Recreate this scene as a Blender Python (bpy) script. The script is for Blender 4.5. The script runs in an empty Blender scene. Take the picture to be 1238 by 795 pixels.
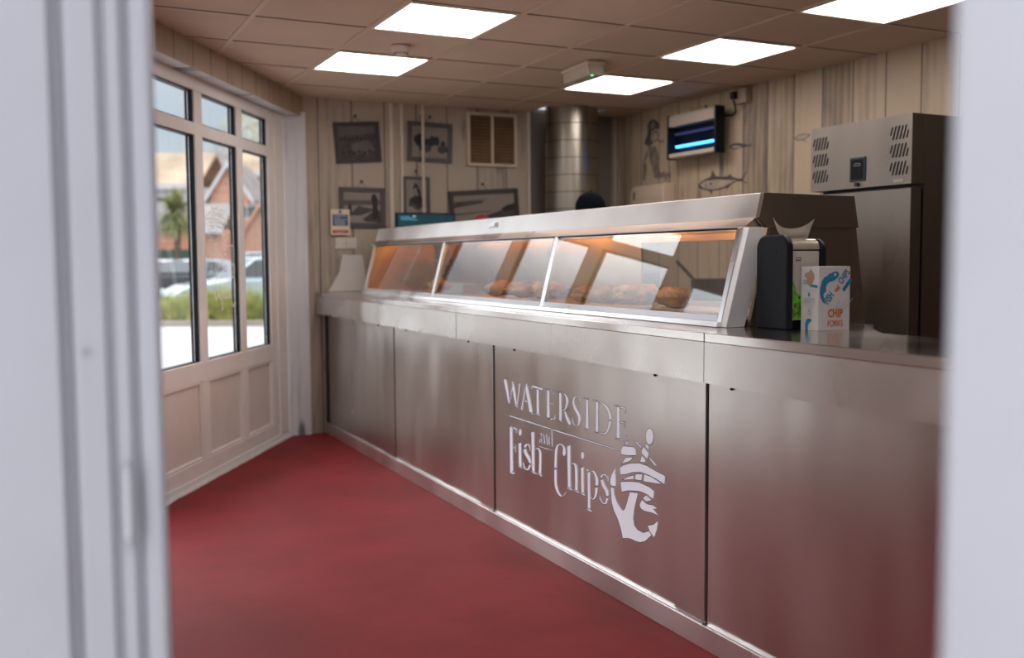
import bpy, bmesh, math, random
from mathutils import Vector, Matrix, noise
PI = math.pi; R = math.radians
random.seed(7)
scene = bpy.context.scene
# ------------------------------------------------------------------ camera
CH = 1.31
FPX = 1187.08
YAW, PITCH, ROLL = 0.455260, -0.070961, -0.006283
fw = Vector((math.sin(YAW)*math.cos(PITCH), math.cos(YAW)*math.cos(PITCH), math.sin(PITCH)))
r0 = Vector((math.cos(YAW), -math.sin(YAW), 0)); u0 = r0.cross(fw)
cr = math.cos(ROLL)*r0 + math.sin(ROLL)*u0
cu = -math.sin(ROLL)*r0 + math.cos(ROLL)*u0
cd = bpy.data.cameras.new('camera'); cam = bpy.data.objects.new('camera', cd)
scene.collection.objects.link(cam); scene.camera = cam
m = Matrix((cr, cu, -fw)).transposed().to_4x4(); m.translation = Vector((0, 0, CH)); cam.matrix_world = m
cd.sensor_width = 36; cd.lens = FPX/1238*36; cd.clip_start = .05; cd.clip_end = 400
cd.dof.use_dof = True; cd.dof.focus_distance = 3.5; cd.dof.aperture_fstop = 1.9
# ------------------------------------------------------------------ exposure
vs = scene.view_settings
vs.view_transform = 'Standard'; vs.look = 'None'; vs.gamma = 1; vs.use_curve_mapping = False; vs.exposure = 0.0
scene.cycles.max_bounces = 10; scene.cycles.glossy_bounces = 6; scene.cycles.transparent_max_bounces = 16
scene.cycles.sample_clamp_indirect = 6
PANEL = 9.2          # ceiling light panels
HEAT = 32.0          # heat lamps in the cabinet
# ------------------------------------------------------------------ sky: pale blue overcast, with a bright lobe added to feed the glass reflections
w = bpy.data.worlds.new('sky'); scene.world = w; w.use_nodes = True
nt = w.node_tree; nt.nodes.clear()
def N(nt, t, **k):
    n = nt.nodes.new(t)
    for a, b in k.items():
        if a == 'i':
            for s, v in b.items(): n.inputs[s].default_value = v
        else: setattr(n, a, b)
    return n
def ramp(nt, fac, stops, mode='LINEAR'):
    n = N(nt, 'ShaderNodeValToRGB'); n.color_ramp.interpolation = mode
    e = n.color_ramp.elements
    while len(e) < len(stops): e.new(.5)
    for el, (p, c) in zip(e, stops): el.position = p; el.color = tuple(c)+(1,) if len(c) == 3 else c
    nt.links.new(fac, n.inputs[0]); return n
def math_(nt, op, a, b=None, c=None):
    n = N(nt, 'ShaderNodeMath', operation=op)
    for k, v in enumerate((a, b, c)):
        if v is None: continue
        if isinstance(v, (int, float)): n.inputs[k].default_value = v
        else: nt.links.new(v, n.inputs[k])
    return n.outputs[0]
tc = N(nt, 'ShaderNodeTexCoord'); sp = N(nt, 'ShaderNodeSeparateXYZ'); nt.links.new(tc.outputs['Generated'], sp.inputs[0])
nz = N(nt, 'ShaderNodeTexNoise', i={'Scale': 3.0, 'Detail': 5.0}); nt.links.new(tc.outputs['Generated'], nz.inputs['Vector'])
zz = math_(nt, 'ADD', sp.outputs['Z'], math_(nt, 'MULTIPLY', math_(nt, 'SUBTRACT', nz.outputs[0], .5), .06))
col = ramp(nt, zz, [(0, (.86, .87, .88)), (.05, (.82, .86, .90)), (.12, (.68, .77, .87)), (.18, (.72, .81, .92)), (.26, (1.5, 1.5, 1.56)), (.5, (2.5, 2.52, 2.6)), (1, (2.4, 2.45, 2.6))])
dv = N(nt, 'ShaderNodeVectorMath', operation='DOT_PRODUCT'); nt.links.new(tc.outputs['Generated'], dv.inputs[0])
gd = Vector((-.384, .85, .52)).normalized(); dv.inputs[1].default_value = gd
lobe = math_(nt, 'POWER', math_(nt, 'MAXIMUM', dv.outputs['Value'], 0), 6)
zg = N(nt, 'ShaderNodeMapRange', i={'From Min': .165, 'From Max': .25}); nt.links.new(sp.outputs['Z'], zg.inputs[0])
st = math_(nt, 'ADD', 1.0, math_(nt, 'MULTIPLY', math_(nt, 'MULTIPLY', lobe, zg.outputs[0]), 2.6))
bg = N(nt, 'ShaderNodeBackground'); out = N(nt, 'ShaderNodeOutputWorld')
nt.links.new(col.outputs[0], bg.inputs[0]); nt.links.new(st, bg.inputs[1]); nt.links.new(bg.outputs[0], out.inputs[0])
# ------------------------------------------------------------------ helpers
C = scene.collection
MATS = {}
def newmat(name):
    m = bpy.data.materials.new(name); m.use_nodes = True; MATS[name] = m
    return m, m.node_tree, m.node_tree.nodes['Principled BSDF']
def mat(name, c, rough=.5, metal=0, emit=None, es=0, bump=0, bscale=30, var=0, vscale=6, spec=.5, stretch=(1, 1, 1), coat=0):
    if name in MATS: return MATS[name]
    m, nt, b = newmat(name)
    b.inputs['Base Color'].default_value = (*c, 1); b.inputs['Roughness'].default_value = rough; b.inputs['Metallic'].default_value = metal
    b.inputs['Specular IOR Level'].default_value = spec; b.inputs['Coat Weight'].default_value = coat
    if emit: b.inputs['Emission Color'].default_value = (*emit, 1); b.inputs['Emission Strength'].default_value = es
    tc = N(nt, 'ShaderNodeTexCoord'); mp = N(nt, 'ShaderNodeMapping'); mp.inputs['Scale'].default_value = stretch
    nt.links.new(tc.outputs['Object'], mp.inputs[0])
    n = N(nt, 'ShaderNodeTexNoise', i={'Scale': vscale, 'Detail': 4.0}); nt.links.new(mp.outputs[0], n.inputs['Vector'])
    v = max(var, .03)
    rp = ramp(nt, n.outputs[0], [(.3, tuple(max(0, x*(1-v)) for x in c)), (.7, tuple(x*(1+v) for x in c))])
    nt.links.new(rp.outputs[0], b.inputs['Base Color'])
    if bump:
        n2 = N(nt, 'ShaderNodeTexNoise', i={'Scale': bscale, 'Detail': 3.0}); nt.links.new(mp.outputs[0], n2.inputs['Vector'])
        bp = N(nt, 'ShaderNodeBump', i={'Strength': bump, 'Distance': .01}); nt.links.new(n2.outputs[0], bp.inputs['Height']); nt.links.new(bp.outputs[0], b.inputs['Normal'])
    return m
def steel(name, c=(.60, .56, .52), rough=.3, wave=.0, axis='z', smudge=.12):
    m, nt, b = newmat(name)
    b.inputs['Metallic'].default_value = 1
    tc = N(nt, 'ShaderNodeTexCoord'); mp = N(nt, 'ShaderNodeMapping')
    mp.inputs['Scale'].default_value = {'z': (60, 60, 1.2), 'y': (60, 1.2, 60), 'x': (1.2, 60, 60)}[axis]
    nt.links.new(tc.outputs['Object'], mp.inputs[0])
    n = N(nt, 'ShaderNodeTexNoise', i={'Scale': 5.0, 'Detail': 4.0}); nt.links.new(mp.outputs[0], n.inputs['Vector'])
    ms = N(nt, 'ShaderNodeMapping'); ms.inputs['Scale'].default_value = (1.6, 1.6, .45) if axis == 'z' else (1.4, 1.4, 1.4); nt.links.new(tc.outputs['Object'], ms.inputs[0])
    n2 = N(nt, 'ShaderNodeTexNoise', i={'Scale': 2.4, 'Detail': 1.5, 'Distortion': 0.0}); nt.links.new(ms.outputs[0], n2.inputs['Vector'])
    rr = N(nt, 'ShaderNodeMapRange', i={'From Min': 0.0, 'From Max': 1.0, 'To Min': max(.03, rough-smudge*1.2), 'To Max': rough+smudge*1.8}); nt.links.new(n2.outputs[0], rr.inputs[0])
    nt.links.new(rr.outputs[0], b.inputs['Roughness'])
    rp = ramp(nt, n2.outputs[0], [(0, tuple(x*.72 for x in c)), (1, tuple(min(1, x*1.24) for x in c))]); nt.links.new(rp.outputs[0], b.inputs['Base Color'])
    b1 = N(nt, 'ShaderNodeBump', i={'Strength': .12, 'Distance': .002}); nt.links.new(n.outputs[0], b1.inputs['Height'])
    if wave:
        mw = N(nt, 'ShaderNodeMapping'); mw.inputs['Scale'].default_value = (2.6, 2.6, .35); nt.links.new(tc.outputs['Object'], mw.inputs[0])
        n3 = N(nt, 'ShaderNodeTexNoise', i={'Scale': 1.3, 'Detail': 0.0, 'Distortion': 0.0}); nt.links.new(mw.outputs[0], n3.inputs['Vector'])
        b2 = N(nt, 'ShaderNodeBump', i={'Strength': 1.0, 'Distance': wave}); nt.links.new(n3.outputs[0], b2.inputs['Height']); nt.links.new(b1.outputs[0], b2.inputs['Normal'])
        nt.links.new(b2.outputs[0], b.inputs['Normal'])
    return m
def glass(name, tint=(.97, .99, .98), ior=1.52, rough=0.0):
    m = bpy.data.materials.new(name); m.use_nodes = True; nt = m.node_tree; nt.nodes.clear(); MATS[name] = m
    t = N(nt, 'ShaderNodeBsdfTransparent'); t.inputs[0].default_value = (*tint, 1)
    g = N(nt, 'ShaderNodeBsdfGlossy'); g.inputs['Roughness'].default_value = rough; g.inputs[0].default_value = (1, 1, 1, 1)
    f = N(nt, 'ShaderNodeFresnel'); f.inputs[0].default_value = ior
    mx = N(nt, 'ShaderNodeMixShader'); o = N(nt, 'ShaderNodeOutputMaterial')
    # faces seen from inside the pane have the inverse ratio: use the geometry's backfacing flag so both sides behave as air to glass
    ge = N(nt, 'ShaderNodeNewGeometry'); 
    rr_ = math_(nt, 'DIVIDE', math_(nt, 'MULTIPLY', f.outputs[0], 2.0), math_(nt, 'ADD', f.outputs[0], 1.0))
    k = math_(nt, 'MULTIPLY', rr_, math_(nt, 'SUBTRACT', 1.0, ge.outputs['Backfacing']))
    nt.links.new(k, mx.inputs[0]); nt.links.new(t.outputs[0], mx.inputs[1]); nt.links.new(g.outputs[0], mx.inputs[2]); nt.links.new(mx.outputs[0], o.inputs[0])
    return m
class MB:
    def __init__(s): s.v = []; s.f = []; s.m = []; s.mats = []
    def mi(s, m):
        if m is None: return 0
        if m not in s.mats: s.mats.append(m)
        return s.mats.index(m)
    def add(s, vs, fs, m=None):
        o = len(s.v); s.v += [tuple(v) for v in vs]; i = s.mi(m)
        for f in fs: s.f.append([o+k for k in f]); s.m.append(i)
        return s
    def box(s, x0, x1, y0, y1, z0, z1, m=None):
        return s.add([(x0,y0,z0),(x1,y0,z0),(x1,y1,z0),(x0,y1,z0),(x0,y0,z1),(x1,y0,z1),(x1,y1,z1),(x0,y1,z1)],
                     [(0,3,2,1),(4,5,6,7),(0,1,5,4),(1,2,6,5),(2,3,7,6),(3,0,4,7)], m)
    def prism(s, poly, a, b, ax='y', m=None):
        f = {'y': lambda p, t: (p[0], t, p[1]), 'z': lambda p, t: (p[0], p[1], t), 'x': lambda p, t: (t, p[0], p[1])}[ax]
        n = len(poly)
        # consistent outward winding
        ar = sum(poly[i][0]*poly[(i+1)%n][1]-poly[(i+1)%n][0]*poly[i][1] for i in range(n))
        if (ar > 0) == (ax == 'y'): poly = poly[::-1]
        if a > b: a, b = b, a
        return s.add([f(p, a) for p in poly]+[f(p, b) for p in poly],
                     [tuple(range(n))[::-1], tuple(range(n, 2*n))]+[(i, (i+1)%n, n+(i+1)%n, n+i) for i in range(n)], m)
    def cyl(s, p, q, r, n=16, m=None, r2=None, caps=True):
        p = Vector(p); q = Vector(q); d = (q-p).normalized(); a = d.orthogonal().normalized(); b = d.cross(a); r2 = r if r2 is None else r2
        vs = [p+(a*math.cos(2*PI*k/n)+b*math.sin(2*PI*k/n))*r for k in range(n)]+[q+(a*math.cos(2*PI*k/n)+b*math.sin(2*PI*k/n))*r2 for k in range(n)]
        fs = [(k, (k+1)%n, n+(k+1)%n, n+k) for k in range(n)]
        if caps: fs += [tuple(range(n))[::-1], tuple(range(n, 2*n))]
        return s.add(vs, fs, m)
    def tube(s, pts, r, n=10, m=None):
        pts = [Vector(p) for p in pts]; rings = []; up = None
        for i, p in enumerate(pts):
            d = (pts[min(i+1, len(pts)-1)]-pts[max(i-1, 0)]).normalized()
            a = d.orthogonal().normalized() if up is None else (up-d*up.dot(d)).normalized(); up = a; b = d.cross(a)
            rr = r[i] if isinstance(r, (list, tuple)) else r
            rings.append([p+(a*math.cos(2*PI*k/n)+b*math.sin(2*PI*k/n))*rr for k in range(n)])
        vs = [v for g in rings for v in g]; fs = []
        for i in range(len(pts)-1):
            for k in range(n): fs.append((i*n+k, i*n+(k+1)%n, (i+1)*n+(k+1)%n, (i+1)*n+k))
        fs += [tuple(range(n))[::-1], tuple(range((len(pts)-1)*n, len(pts)*n))]
        return s.add(vs, fs, m)
    def ell(s, c, rx, ry, rz, nu=20, nv=12, m=None, fn=None):
        vs = []; fs = []
        for j in range(nv+1):
            t = PI*j/nv
            for i in range(nu):
                p = 2*PI*i/nu; d = Vector((math.sin(t)*math.cos(p), math.sin(t)*math.sin(p), math.cos(t)))
                k = fn(d) if fn else 1
                vs.append((c[0]+d.x*rx*k, c[1]+d.y*ry*k, c[2]+d.z*rz*k))
        for j in range(nv):
            for i in range(nu): fs.append((j*nu+i, (j+1)*nu+i, (j+1)*nu+(i+1)%nu, j*nu+(i+1)%nu))
        return s.add(vs, fs, m)
    def quad(s, a, b, c, d, m=None): return s.add([a, b, c, d], [(0, 1, 2, 3)], m)
    def build(s, name, m=None, parent=None, smooth=False, bevel=0, loc=None, rot=None):
        me = bpy.data.meshes.new(name); me.from_pydata(s.v, [], s.f); 
        if m is not None: me.materials.append(m)
        for k in s.mats: me.materials.append(k)
        off = 1 if (m is not None and s.mats) else 0
        me.polygons.foreach_set('material_index', [i+off if s.mats else 0 for i in s.m])
        if smooth: me.polygons.foreach_set('use_smooth', [True]*len(me.polygons))
        me.update(); me.validate()
        o = bpy.data.objects.new(name, me); C.objects.link(o)
        if parent: o.parent = parent
        if loc is not None: o.location = loc
        if rot is not None: o.rotation_euler = rot
        if bevel:
            b = o.modifiers.new('bevel', 'BEVEL'); b.width = bevel; b.segments = 2; b.limit_method = 'ANGLE'
        return o
def tag(o, label=None, cat=None, group=None, kind=None):
    if label: o['label'] = label
    if cat: o['category'] = cat
    if group: o['group'] = group
    if kind: o['kind'] = kind
    return o
def thing(name, label, cat, loc=(0,0,0), rz=0, group=None):
    o = bpy.data.objects.new(name, None); C.objects.link(o); o.location = loc; o.rotation_euler = (0, 0, rz); o.empty_display_size = .1
    return tag(o, label, cat, group)
def struct(o, label=None): o['kind'] = 'structure'; 
def copy_tree(o, parent=None):
    c = o.copy(); C.objects.link(c); c.parent = parent
    for ch in list(o.children): copy_tree(ch, c)
    return c
def smoothed(o, ang=40):
    for p in o.data.polygons: p.use_smooth = True
    e = o.modifiers.new('es', 'EDGE_SPLIT'); e.split_angle = R(ang); return o
def text_mesh(name, txt, size, m, parent, matrix, ext=.0006, sx=1, bold=0):
    cu_ = bpy.data.curves.new(name, 'FONT'); cu_.body = txt; cu_.size = size; cu_.extrude = ext; cu_.offset = bold; cu_.align_x = 'CENTER'
    t = bpy.data.objects.new(name+'_t', cu_); C.objects.link(t)
    me = bpy.data.meshes.new_from_object(t.evaluated_get(bpy.context.evaluated_depsgraph_get()))
    bpy.data.objects.remove(t); bpy.data.curves.remove(cu_)
    o = bpy.data.objects.new(name, me); me.materials.clear(); me.materials.append(m); C.objects.link(o); o.parent = parent
    o.matrix_local = matrix @ Matrix.Diagonal((sx, 1, 1, 1))
    return o
# ------------------------------------------------------------------ materials
def boards(name, light, mid, dark, seam=(.06, .05, .05), off=0.0, pitch=.26, darkboards=(), grain=1.0):
    m, nt, b = newmat(name); b.inputs['Roughness'].default_value = .55
    tc = N(nt, 'ShaderNodeTexCoord'); sp = N(nt, 'ShaderNodeSeparateXYZ'); nt.links.new(tc.outputs['Object'], sp.inputs[0])
    u = math_(nt, 'DIVIDE', math_(nt, 'SUBTRACT', sp.outputs['X'], off), pitch)
    idx = math_(nt, 'FLOOR', u); fr = math_(nt, 'SUBTRACT', u, idx)
    wn = N(nt, 'ShaderNodeTexWhiteNoise', noise_dimensions='1D'); nt.links.new(idx, wn.inputs['W'])
    cb = N(nt, 'ShaderNodeCombineXYZ')
    nt.links.new(math_(nt, 'ADD', math_(nt, 'MULTIPLY', sp.outputs['X'], 5.0), math_(nt, 'MULTIPLY', wn.outputs[0], 37)), cb.inputs[0])
    nt.links.new(math_(nt, 'ADD', math_(nt, 'MULTIPLY', sp.outputs['Z'], .8), math_(nt, 'MULTIPLY', wn.outputs[0], 11)), cb.inputs[2])
    g = N(nt, 'ShaderNodeTexNoise', i={'Scale': .9, 'Detail': 6.0, 'Distortion': 1.0, 'Roughness': .55}); nt.links.new(cb.outputs[0], g.inputs['Vector'])
    cb2 = N(nt, 'ShaderNodeCombineXYZ')
    nt.links.new(math_(nt, 'ADD', math_(nt, 'MULTIPLY', sp.outputs['X'], 3.0), math_(nt, 'MULTIPLY', wn.outputs[0], 50)), cb2.inputs[0]); nt.links.new(sp.outputs['Z'], cb2.inputs[2])
    k = N(nt, 'ShaderNodeTexVoronoi', i={'Scale': 1.5}); nt.links.new(cb2.outputs[0], k.inputs['Vector'])
    kn = N(nt, 'ShaderNodeMapRange', i={'From Min': .02, 'From Max': .2, 'To Min': .30, 'To Max': 0.0}); nt.links.new(k.outputs['Distance'], kn.inputs[0])
    wv = N(nt, 'ShaderNodeTexWave', i={'Scale': 1.1, 'Distortion': 7.0, 'Detail': 3.0}); nt.links.new(cb.outputs[0], wv.inputs['Vector'])
    f = math_(nt, 'ADD', math_(nt, 'MULTIPLY', g.outputs[0], .75), math_(nt, 'MULTIPLY', wv.outputs[0], .08))
    f = math_(nt, 'SUBTRACT', f, math_(nt, 'MULTIPLY', kn.outputs[0], grain))
    f = math_(nt, 'ADD', f, math_(nt, 'MULTIPLY', math_(nt, 'SUBTRACT', wn.outputs[0], .5), .14))
    for d in darkboards:
        e = math_(nt, 'COMPARE', idx, float(d), .1); f = math_(nt, 'SUBTRACT', f, math_(nt, 'MULTIPLY', e, .15))
    rp = ramp(nt, f, [(.08, dark), (.24, mid), (.37, light), (1, tuple(x*1.06 for x in light))])
    ed = math_(nt, 'LESS_THAN', math_(nt, 'MINIMUM', fr, math_(nt, 'SUBTRACT', 1, fr)), .016)
    mx = N(nt, 'ShaderNodeMix', data_type='RGBA'); nt.links.new(ed, mx.inputs[0]); nt.links.new(rp.outputs[0], mx.inputs[6]); mx.inputs[7].default_value = (*seam, 1)
    nt.links.new(mx.outputs[2], b.inputs['Base Color'])
    bp = N(nt, 'ShaderNodeBump', i={'Strength': .25, 'Distance': .003}); nt.links.new(math_(nt, 'SUBTRACT', g.outputs[0], math_(nt, 'MULTIPLY', ed, 3)), bp.inputs['Height']); nt.links.new(bp.outputs[0], b.inputs['Normal'])
    return m
M_wallR = boards('wood_print_right', (.46, .345, .235), (.33, .245, .165), (.13, .10, .085), off=-4.85+.26*20, darkboards=(-20, -23))
M_wallB = boards('wood_print_back', (.40, .32, .25), (.28, .225, .18), (.12, .105, .10), off=2.226)
M_wallD = boards('wood_print_dark_shaded', (.16, .13, .11), (.11, .09, .08), (.06, .055, .055), off=3.75, pitch=.2)
M_pier = boards('wood_print_pale', (.62, .61, .62), (.42, .41, .43), (.16, .16, .18), off=-.1, pitch=.9, grain=2.2)
M_bulk = boards('wood_print_brown', (.38, .27, .19), (.25, .18, .13), (.13, .1, .085), off=0, pitch=.24)
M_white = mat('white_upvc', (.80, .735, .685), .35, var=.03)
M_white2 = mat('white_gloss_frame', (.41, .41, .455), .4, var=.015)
M_panelw = mat('cream_panel', (.70, .61, .545), .5, var=.03)
M_black = mat('black_rubber', (.008, .008, .010), .5, spec=.2)
M_blackp = mat('black_plastic', (.007, .008, .012), .42, spec=.2)
M_tile = mat('ceiling_tile', (.53, .385, .28), .85, var=.06, vscale=2.5)  # tan of the warm bounced light put into white tiles
M_bar = mat('ceiling_bar', (.55, .39, .275), .5)
M_dark = mat('dark_void', (.02, .018, .016), .9)
M_steelP = steel('brushed_panel', (.63, .595, .56), .30)
M_steelT = steel('brushed_top', (.62, .58, .55), .13, axis='y', smudge=.08)
M_steelC = steel('canopy_steel', (.80, .775, .755), .38, axis='y')
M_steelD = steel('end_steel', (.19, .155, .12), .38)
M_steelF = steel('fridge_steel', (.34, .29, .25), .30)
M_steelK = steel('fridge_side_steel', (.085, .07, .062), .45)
M_duct = steel('duct_steel', (.34, .30, .25), .28)
M_alu = steel('aluminium', (.80, .79, .80), .30, axis='y')
M_led = mat('led_diffuser', (.9, .9, .9), .5, emit=(1, .965, .95), es=PANEL)
M_heat = mat('heat_element', (.9, .4, .1), .5, emit=(1, .42, .12), es=HEAT)
M_glass = glass('display_glass'); M_win = glass('window_glass', (.95, .97, .97), ior=1.3)
M_logo = mat('frosted_acrylic_glow', (.85, .85, .90), .5, var=.01, emit=(.85, .85, 1.0), es=.22)  # slight glow added to lift the white sign against the steel
# ================================================================== SETTING
CZ = 2.513
BX, BY = 1.698, 7.28                      # inner foot of the window wall beside the pier
WA = math.atan2(.848, .5299)              # the window wall runs along local x; local y points outdoors
wdir = Vector((.5299, .848, 0)); win = Vector((.848, -.5299, 0))
def wloc(s, o, z=0): return Vector((BX, BY, 0))+wdir*s-win*o+Vector((0, 0, z))
def S(o): o['kind'] = 'structure'; return o
# floor
M_floor = mat('red_floor_paint', (.200, .018, .021), .6, var=.16, vscale=2.2, bump=.15, bscale=14, spec=.15)
fpoly = [(BX+.0, 7.32), (4.62, 7.32), (4.62, .36), (.55, .36), (.1, 1.4), (-2.02, 1.4)]
wl = wloc(-.02, .03); wl2 = wloc(-6.9, .03)
fpoly = [(wl.x, wl.y), (1.86, 7.32), (4.62, 7.32), (4.62, .30), (.54, .30), (.1, 1.50), (wl2.x, wl2.y)]
S(MB().prism(fpoly, -.04, 0, 'z').build('floor', M_floor))
# ceiling with its grid and the cut opening round the duct
gx = [1.632+.6*i for i in range(-7, 6)]; gy = [4.418+.6*j for j in range(-8, 6)]
HX0, HX1, HY0, HY1 = 3.74, 4.30, 6.93, 7.30
LIGHTS = [(0, 0), (0, 2), (3, 0), (3, 2), (3, -2), (0, -2), (3, -4), (0, -4)]  # last three are unseen panels, added for the lighting and reflections
cells = {(i, j) for i, j in LIGHTS}
mb = MB(); hb = .011
for i in range(-7, 5):
    for j in range(-8, 5):
        if (i, j) in cells: continue
        x0 = 1.632+.6*i+hb; x1 = x0+.6-2*hb; y0 = 4.418+.6*j+hb; y1 = y0+.6-2*hb
        rects = [(x0, x1, y0, y1)]
        if x1 > HX0 and x0 < HX1 and y1 > HY0 and y0 < HY1:
            rects = []
            a, b = max(x0, HX0), min(x1, HX1); c, d = max(y0, HY0), min(y1, HY1)
            for q in ((x0, x1, y0, c), (x0, x1, d, y1), (x0, a, c, d), (b, x1, c, d)):
                if q[1]-q[0] > .004 and q[3]-q[2] > .004: rects.append(q)
        for q in rects: mb.quad((q[0], q[2], CZ+.006), (q[0], q[3], CZ+.006), (q[1], q[3], CZ+.006), (q[1], q[2], CZ+.006), M_tile)
for x in gx:
    if HX0 < x < HX1: mb.box(x-.012, x+.012, -.4, HY0, CZ, CZ+.03, M_bar)
    else: mb.box(x-.012, x+.012, -.4, 7.45, CZ, CZ+.03, M_bar)
for y in gy:
    mb.box(-2.7, HX0 if HY0 < y < HY1 else 4.7, y-.010, y+.010, CZ+.001, CZ+.03, M_bar)
    mb.box(-2.7, 4.7, y-.013, y-.010, CZ+.004, CZ+.03, M_dark)  # dark strip stands in for the shadow gap at the tile edge
# void above the opening
mb.box(HX0-.02, HX1+.02, HY0-.02, HY1+.0, CZ+.28, CZ+.30, M_dark)
for q in ((HX0-.02, HX0, HY0-.02, HY1), (HX1, HX1+.02, HY0-.02, HY1), (HX0, HX1, HY0-.02, HY0)): mb.box(*q, CZ+.012, CZ+.3, M_dark)
ce = S(mb.build('ceiling', None))
def clip(o, co, no):
    bm = bmesh.new(); bm.from_mesh(o.data)
    bmesh.ops.bisect_plane(bm, geom=bm.verts[:]+bm.edges[:]+bm.faces[:], plane_co=co, plane_no=no, clear_outer=True)
    bm.to_mesh(o.data); bm.free()
clip(ce, Vector((1.863, 7.31, 0))-win*.10, -win)
clip(ce, Vector((.3, 1.0, 0)), Vector((-.92, -.38, 0)))
clip(ce, Vector((4.64, 0, 0)), Vector((1, 0, 0))); clip(ce, Vector((0, 7.34, 0)), Vector((0, 1, 0)))
# walls: local x along the wall
def wall(name, x0, x1, z0, z1, t, m, loc, rz):
    return S(MB().box(x0, x1, 0, t, z0, z1).build(name, m, loc=loc, rot=(0, 0, rz)))
wall('wall_back', 1.74, 4.62, 0, CZ+.03, .12, M_wallB, (0, 7.29, 0), 0)
wr = MB().box(-7.45, -.3, 0, .12, 0, CZ+.03).build('wall_right', M_wallR, loc=(4.6, 0, 0), rot=(0, 0, -PI/2)); S(wr)
o = MB().box(3.75, 4.52, -.012, 0, 0, CZ+.005).build('trim_3', M_wallD, loc=(0, 7.29, 0)); S(o)  # darker boards, with the shade behind the flue also put into the colour
o = MB().box(4.52, 4.59, -.05, 0, 0, CZ+.005).build('trim_4', M_wallB, loc=(0, 7.29, 0)); S(o)
# pier beside the window
pd = Vector((1.864-1.694, 7.262-7.288, 0)); 
o = MB().box(0, pd.length, 0, .10, 0, 2.40).build('trim_2', M_pier, loc=(1.694, 7.27, 0), rot=(0, 0, R(-3))); S(o)
# bulkhead over the window
bf = Vector((1.863, 7.31, 0))                 # face line, inner
bl = MB(); bl.box(-6.4, -.02, 0, .012, 2.372, CZ+.01, M_bulk)
o = S(bl.build('trim_1', None, loc=bf, rot=(0, 0, WA)))
bs = MB().box(-6.4, -.0, .0125, .26, 2.372, 2.384).build('trim_5', M_pier, loc=bf, rot=(0, 0, WA)); S(bs)
# window unit (local x = s, y = out)
wroot = bpy.data.objects.new('window_1', None); C.objects.link(wroot); wroot.location = (BX, BY, 0); wroot.rotation_euler = (0, 0, WA); S(wroot)
panes = [(-.79, -.32)]+[(-1.42-.63*k, -.88-.63*k+ (0 if k else 0)) for k in range(5)]
panes = [(-.79, -.32), (-1.42, -.885), (-2.06, -1.525)]
ZT, ZM1, ZM0, ZL, ZP1, ZP0, ZB = 2.298, 2.112, 2.041, .716, .603, .135, .045
SE = -2.16
fr = MB(); FD = .035
def fbox(a, b, z0, z1): fr.box(a, b, 0, FD, z0, z1)
fbox(SE, -.02, ZT, 2.372); fbox(SE, -.02, ZM0, ZM1); fbox(SE, -.02, ZP1, ZL); fbox(SE, -.02, ZB, ZP0)
xs = [-.02]+[v for p in panes for v in (p[1], p[0])]+[SE]
for k in range(0, len(xs), 2):
    for z0, z1 in ((ZM1, ZT), (ZL, ZM0), (ZP0, ZP1)): fbox(xs[k+1], xs[k], z0, z1)
fr.build('window_frame', M_white, wroot, bevel=.003)
# raised cover mould beside the pier
MB().box(-.20, -.02, -.012, 0, 0.05, 2.372).build('frame_cover', M_white, wroot, bevel=.003)
for a, b in panes:
    for z0, z1 in ((ZM1, ZT), (ZL, ZM0)):
        g = MB(); T = .012; U = .007
        for (p, q, c, d) in ((a, a+T, z0, z1), (b-T, b, z0, z1), (a+T, b-T, z0, z0+U), (a+T, b-T, z1-U, z1)): g.box(p, q, .012, .055, c, d)
        gb = g.build('black_gasket', M_black, wroot)
        MB().box(b-T-.003, b-T, .0345, .038, z0+U, z1-U).build('spacer_bar', M_alu, gb)
        MB().box(a+T, b-T, .030, .034, z0+U, z1-U).build('glass_pane', M_win, wroot)
    # lower infill panel with a raised bead
    MB().box(a+.012, b-.012, .018, .032, ZP0+.012, ZP1-.012).build('infill_panel', M_panelw, wroot)
    bd = MB()
    for (p, q, c, d) in ((a, a+.018, ZP0, ZP1), (b-.018, b, ZP0, ZP1), (a+.018, b-.018, ZP0, ZP0+.018), (a+.018, b-.018, ZP1-.018, ZP1)): bd.box(p, q, .004, .03, c, d)
    bd.build('panel_bead', M_white, wroot, bevel=.004)
# sill strip and uneven sealant at the foot
M_seal = mat('white_sealant', (.66, .63, .60), .4, bump=.3, bscale=20)
bb = MB(); n = 60
pts0 = []; 
for k in range(n+1):
    s = SE+(-.0-SE)*k/n; j = -.028+.010*noise.noise(Vector((s*9, 0, 3)))+.006*noise.noise(Vector((s*31, 2, 0)))
    pts0.append([(s, .03, 0), (s, j, 0), (s, j+.002, .010), (s, -.016, .022), (s, -.010, .046), (s, .03, .05)])
vs = [p for r_ in pts0 for p in r_]; fs = [(k*6+i, k*6+(i+1)%6, (k+1)*6+(i+1)%6, (k+1)*6+i) for k in range(n) for i in range(6)]
bb.add(vs, fs); bb.add(pts0[0], [tuple(range(6))]); bb.add(pts0[-1], [tuple(range(6))])
S(bb.build('baseboard_left', M_seal, loc=(BX, BY, 0), rot=(0, 0, WA)))
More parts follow.
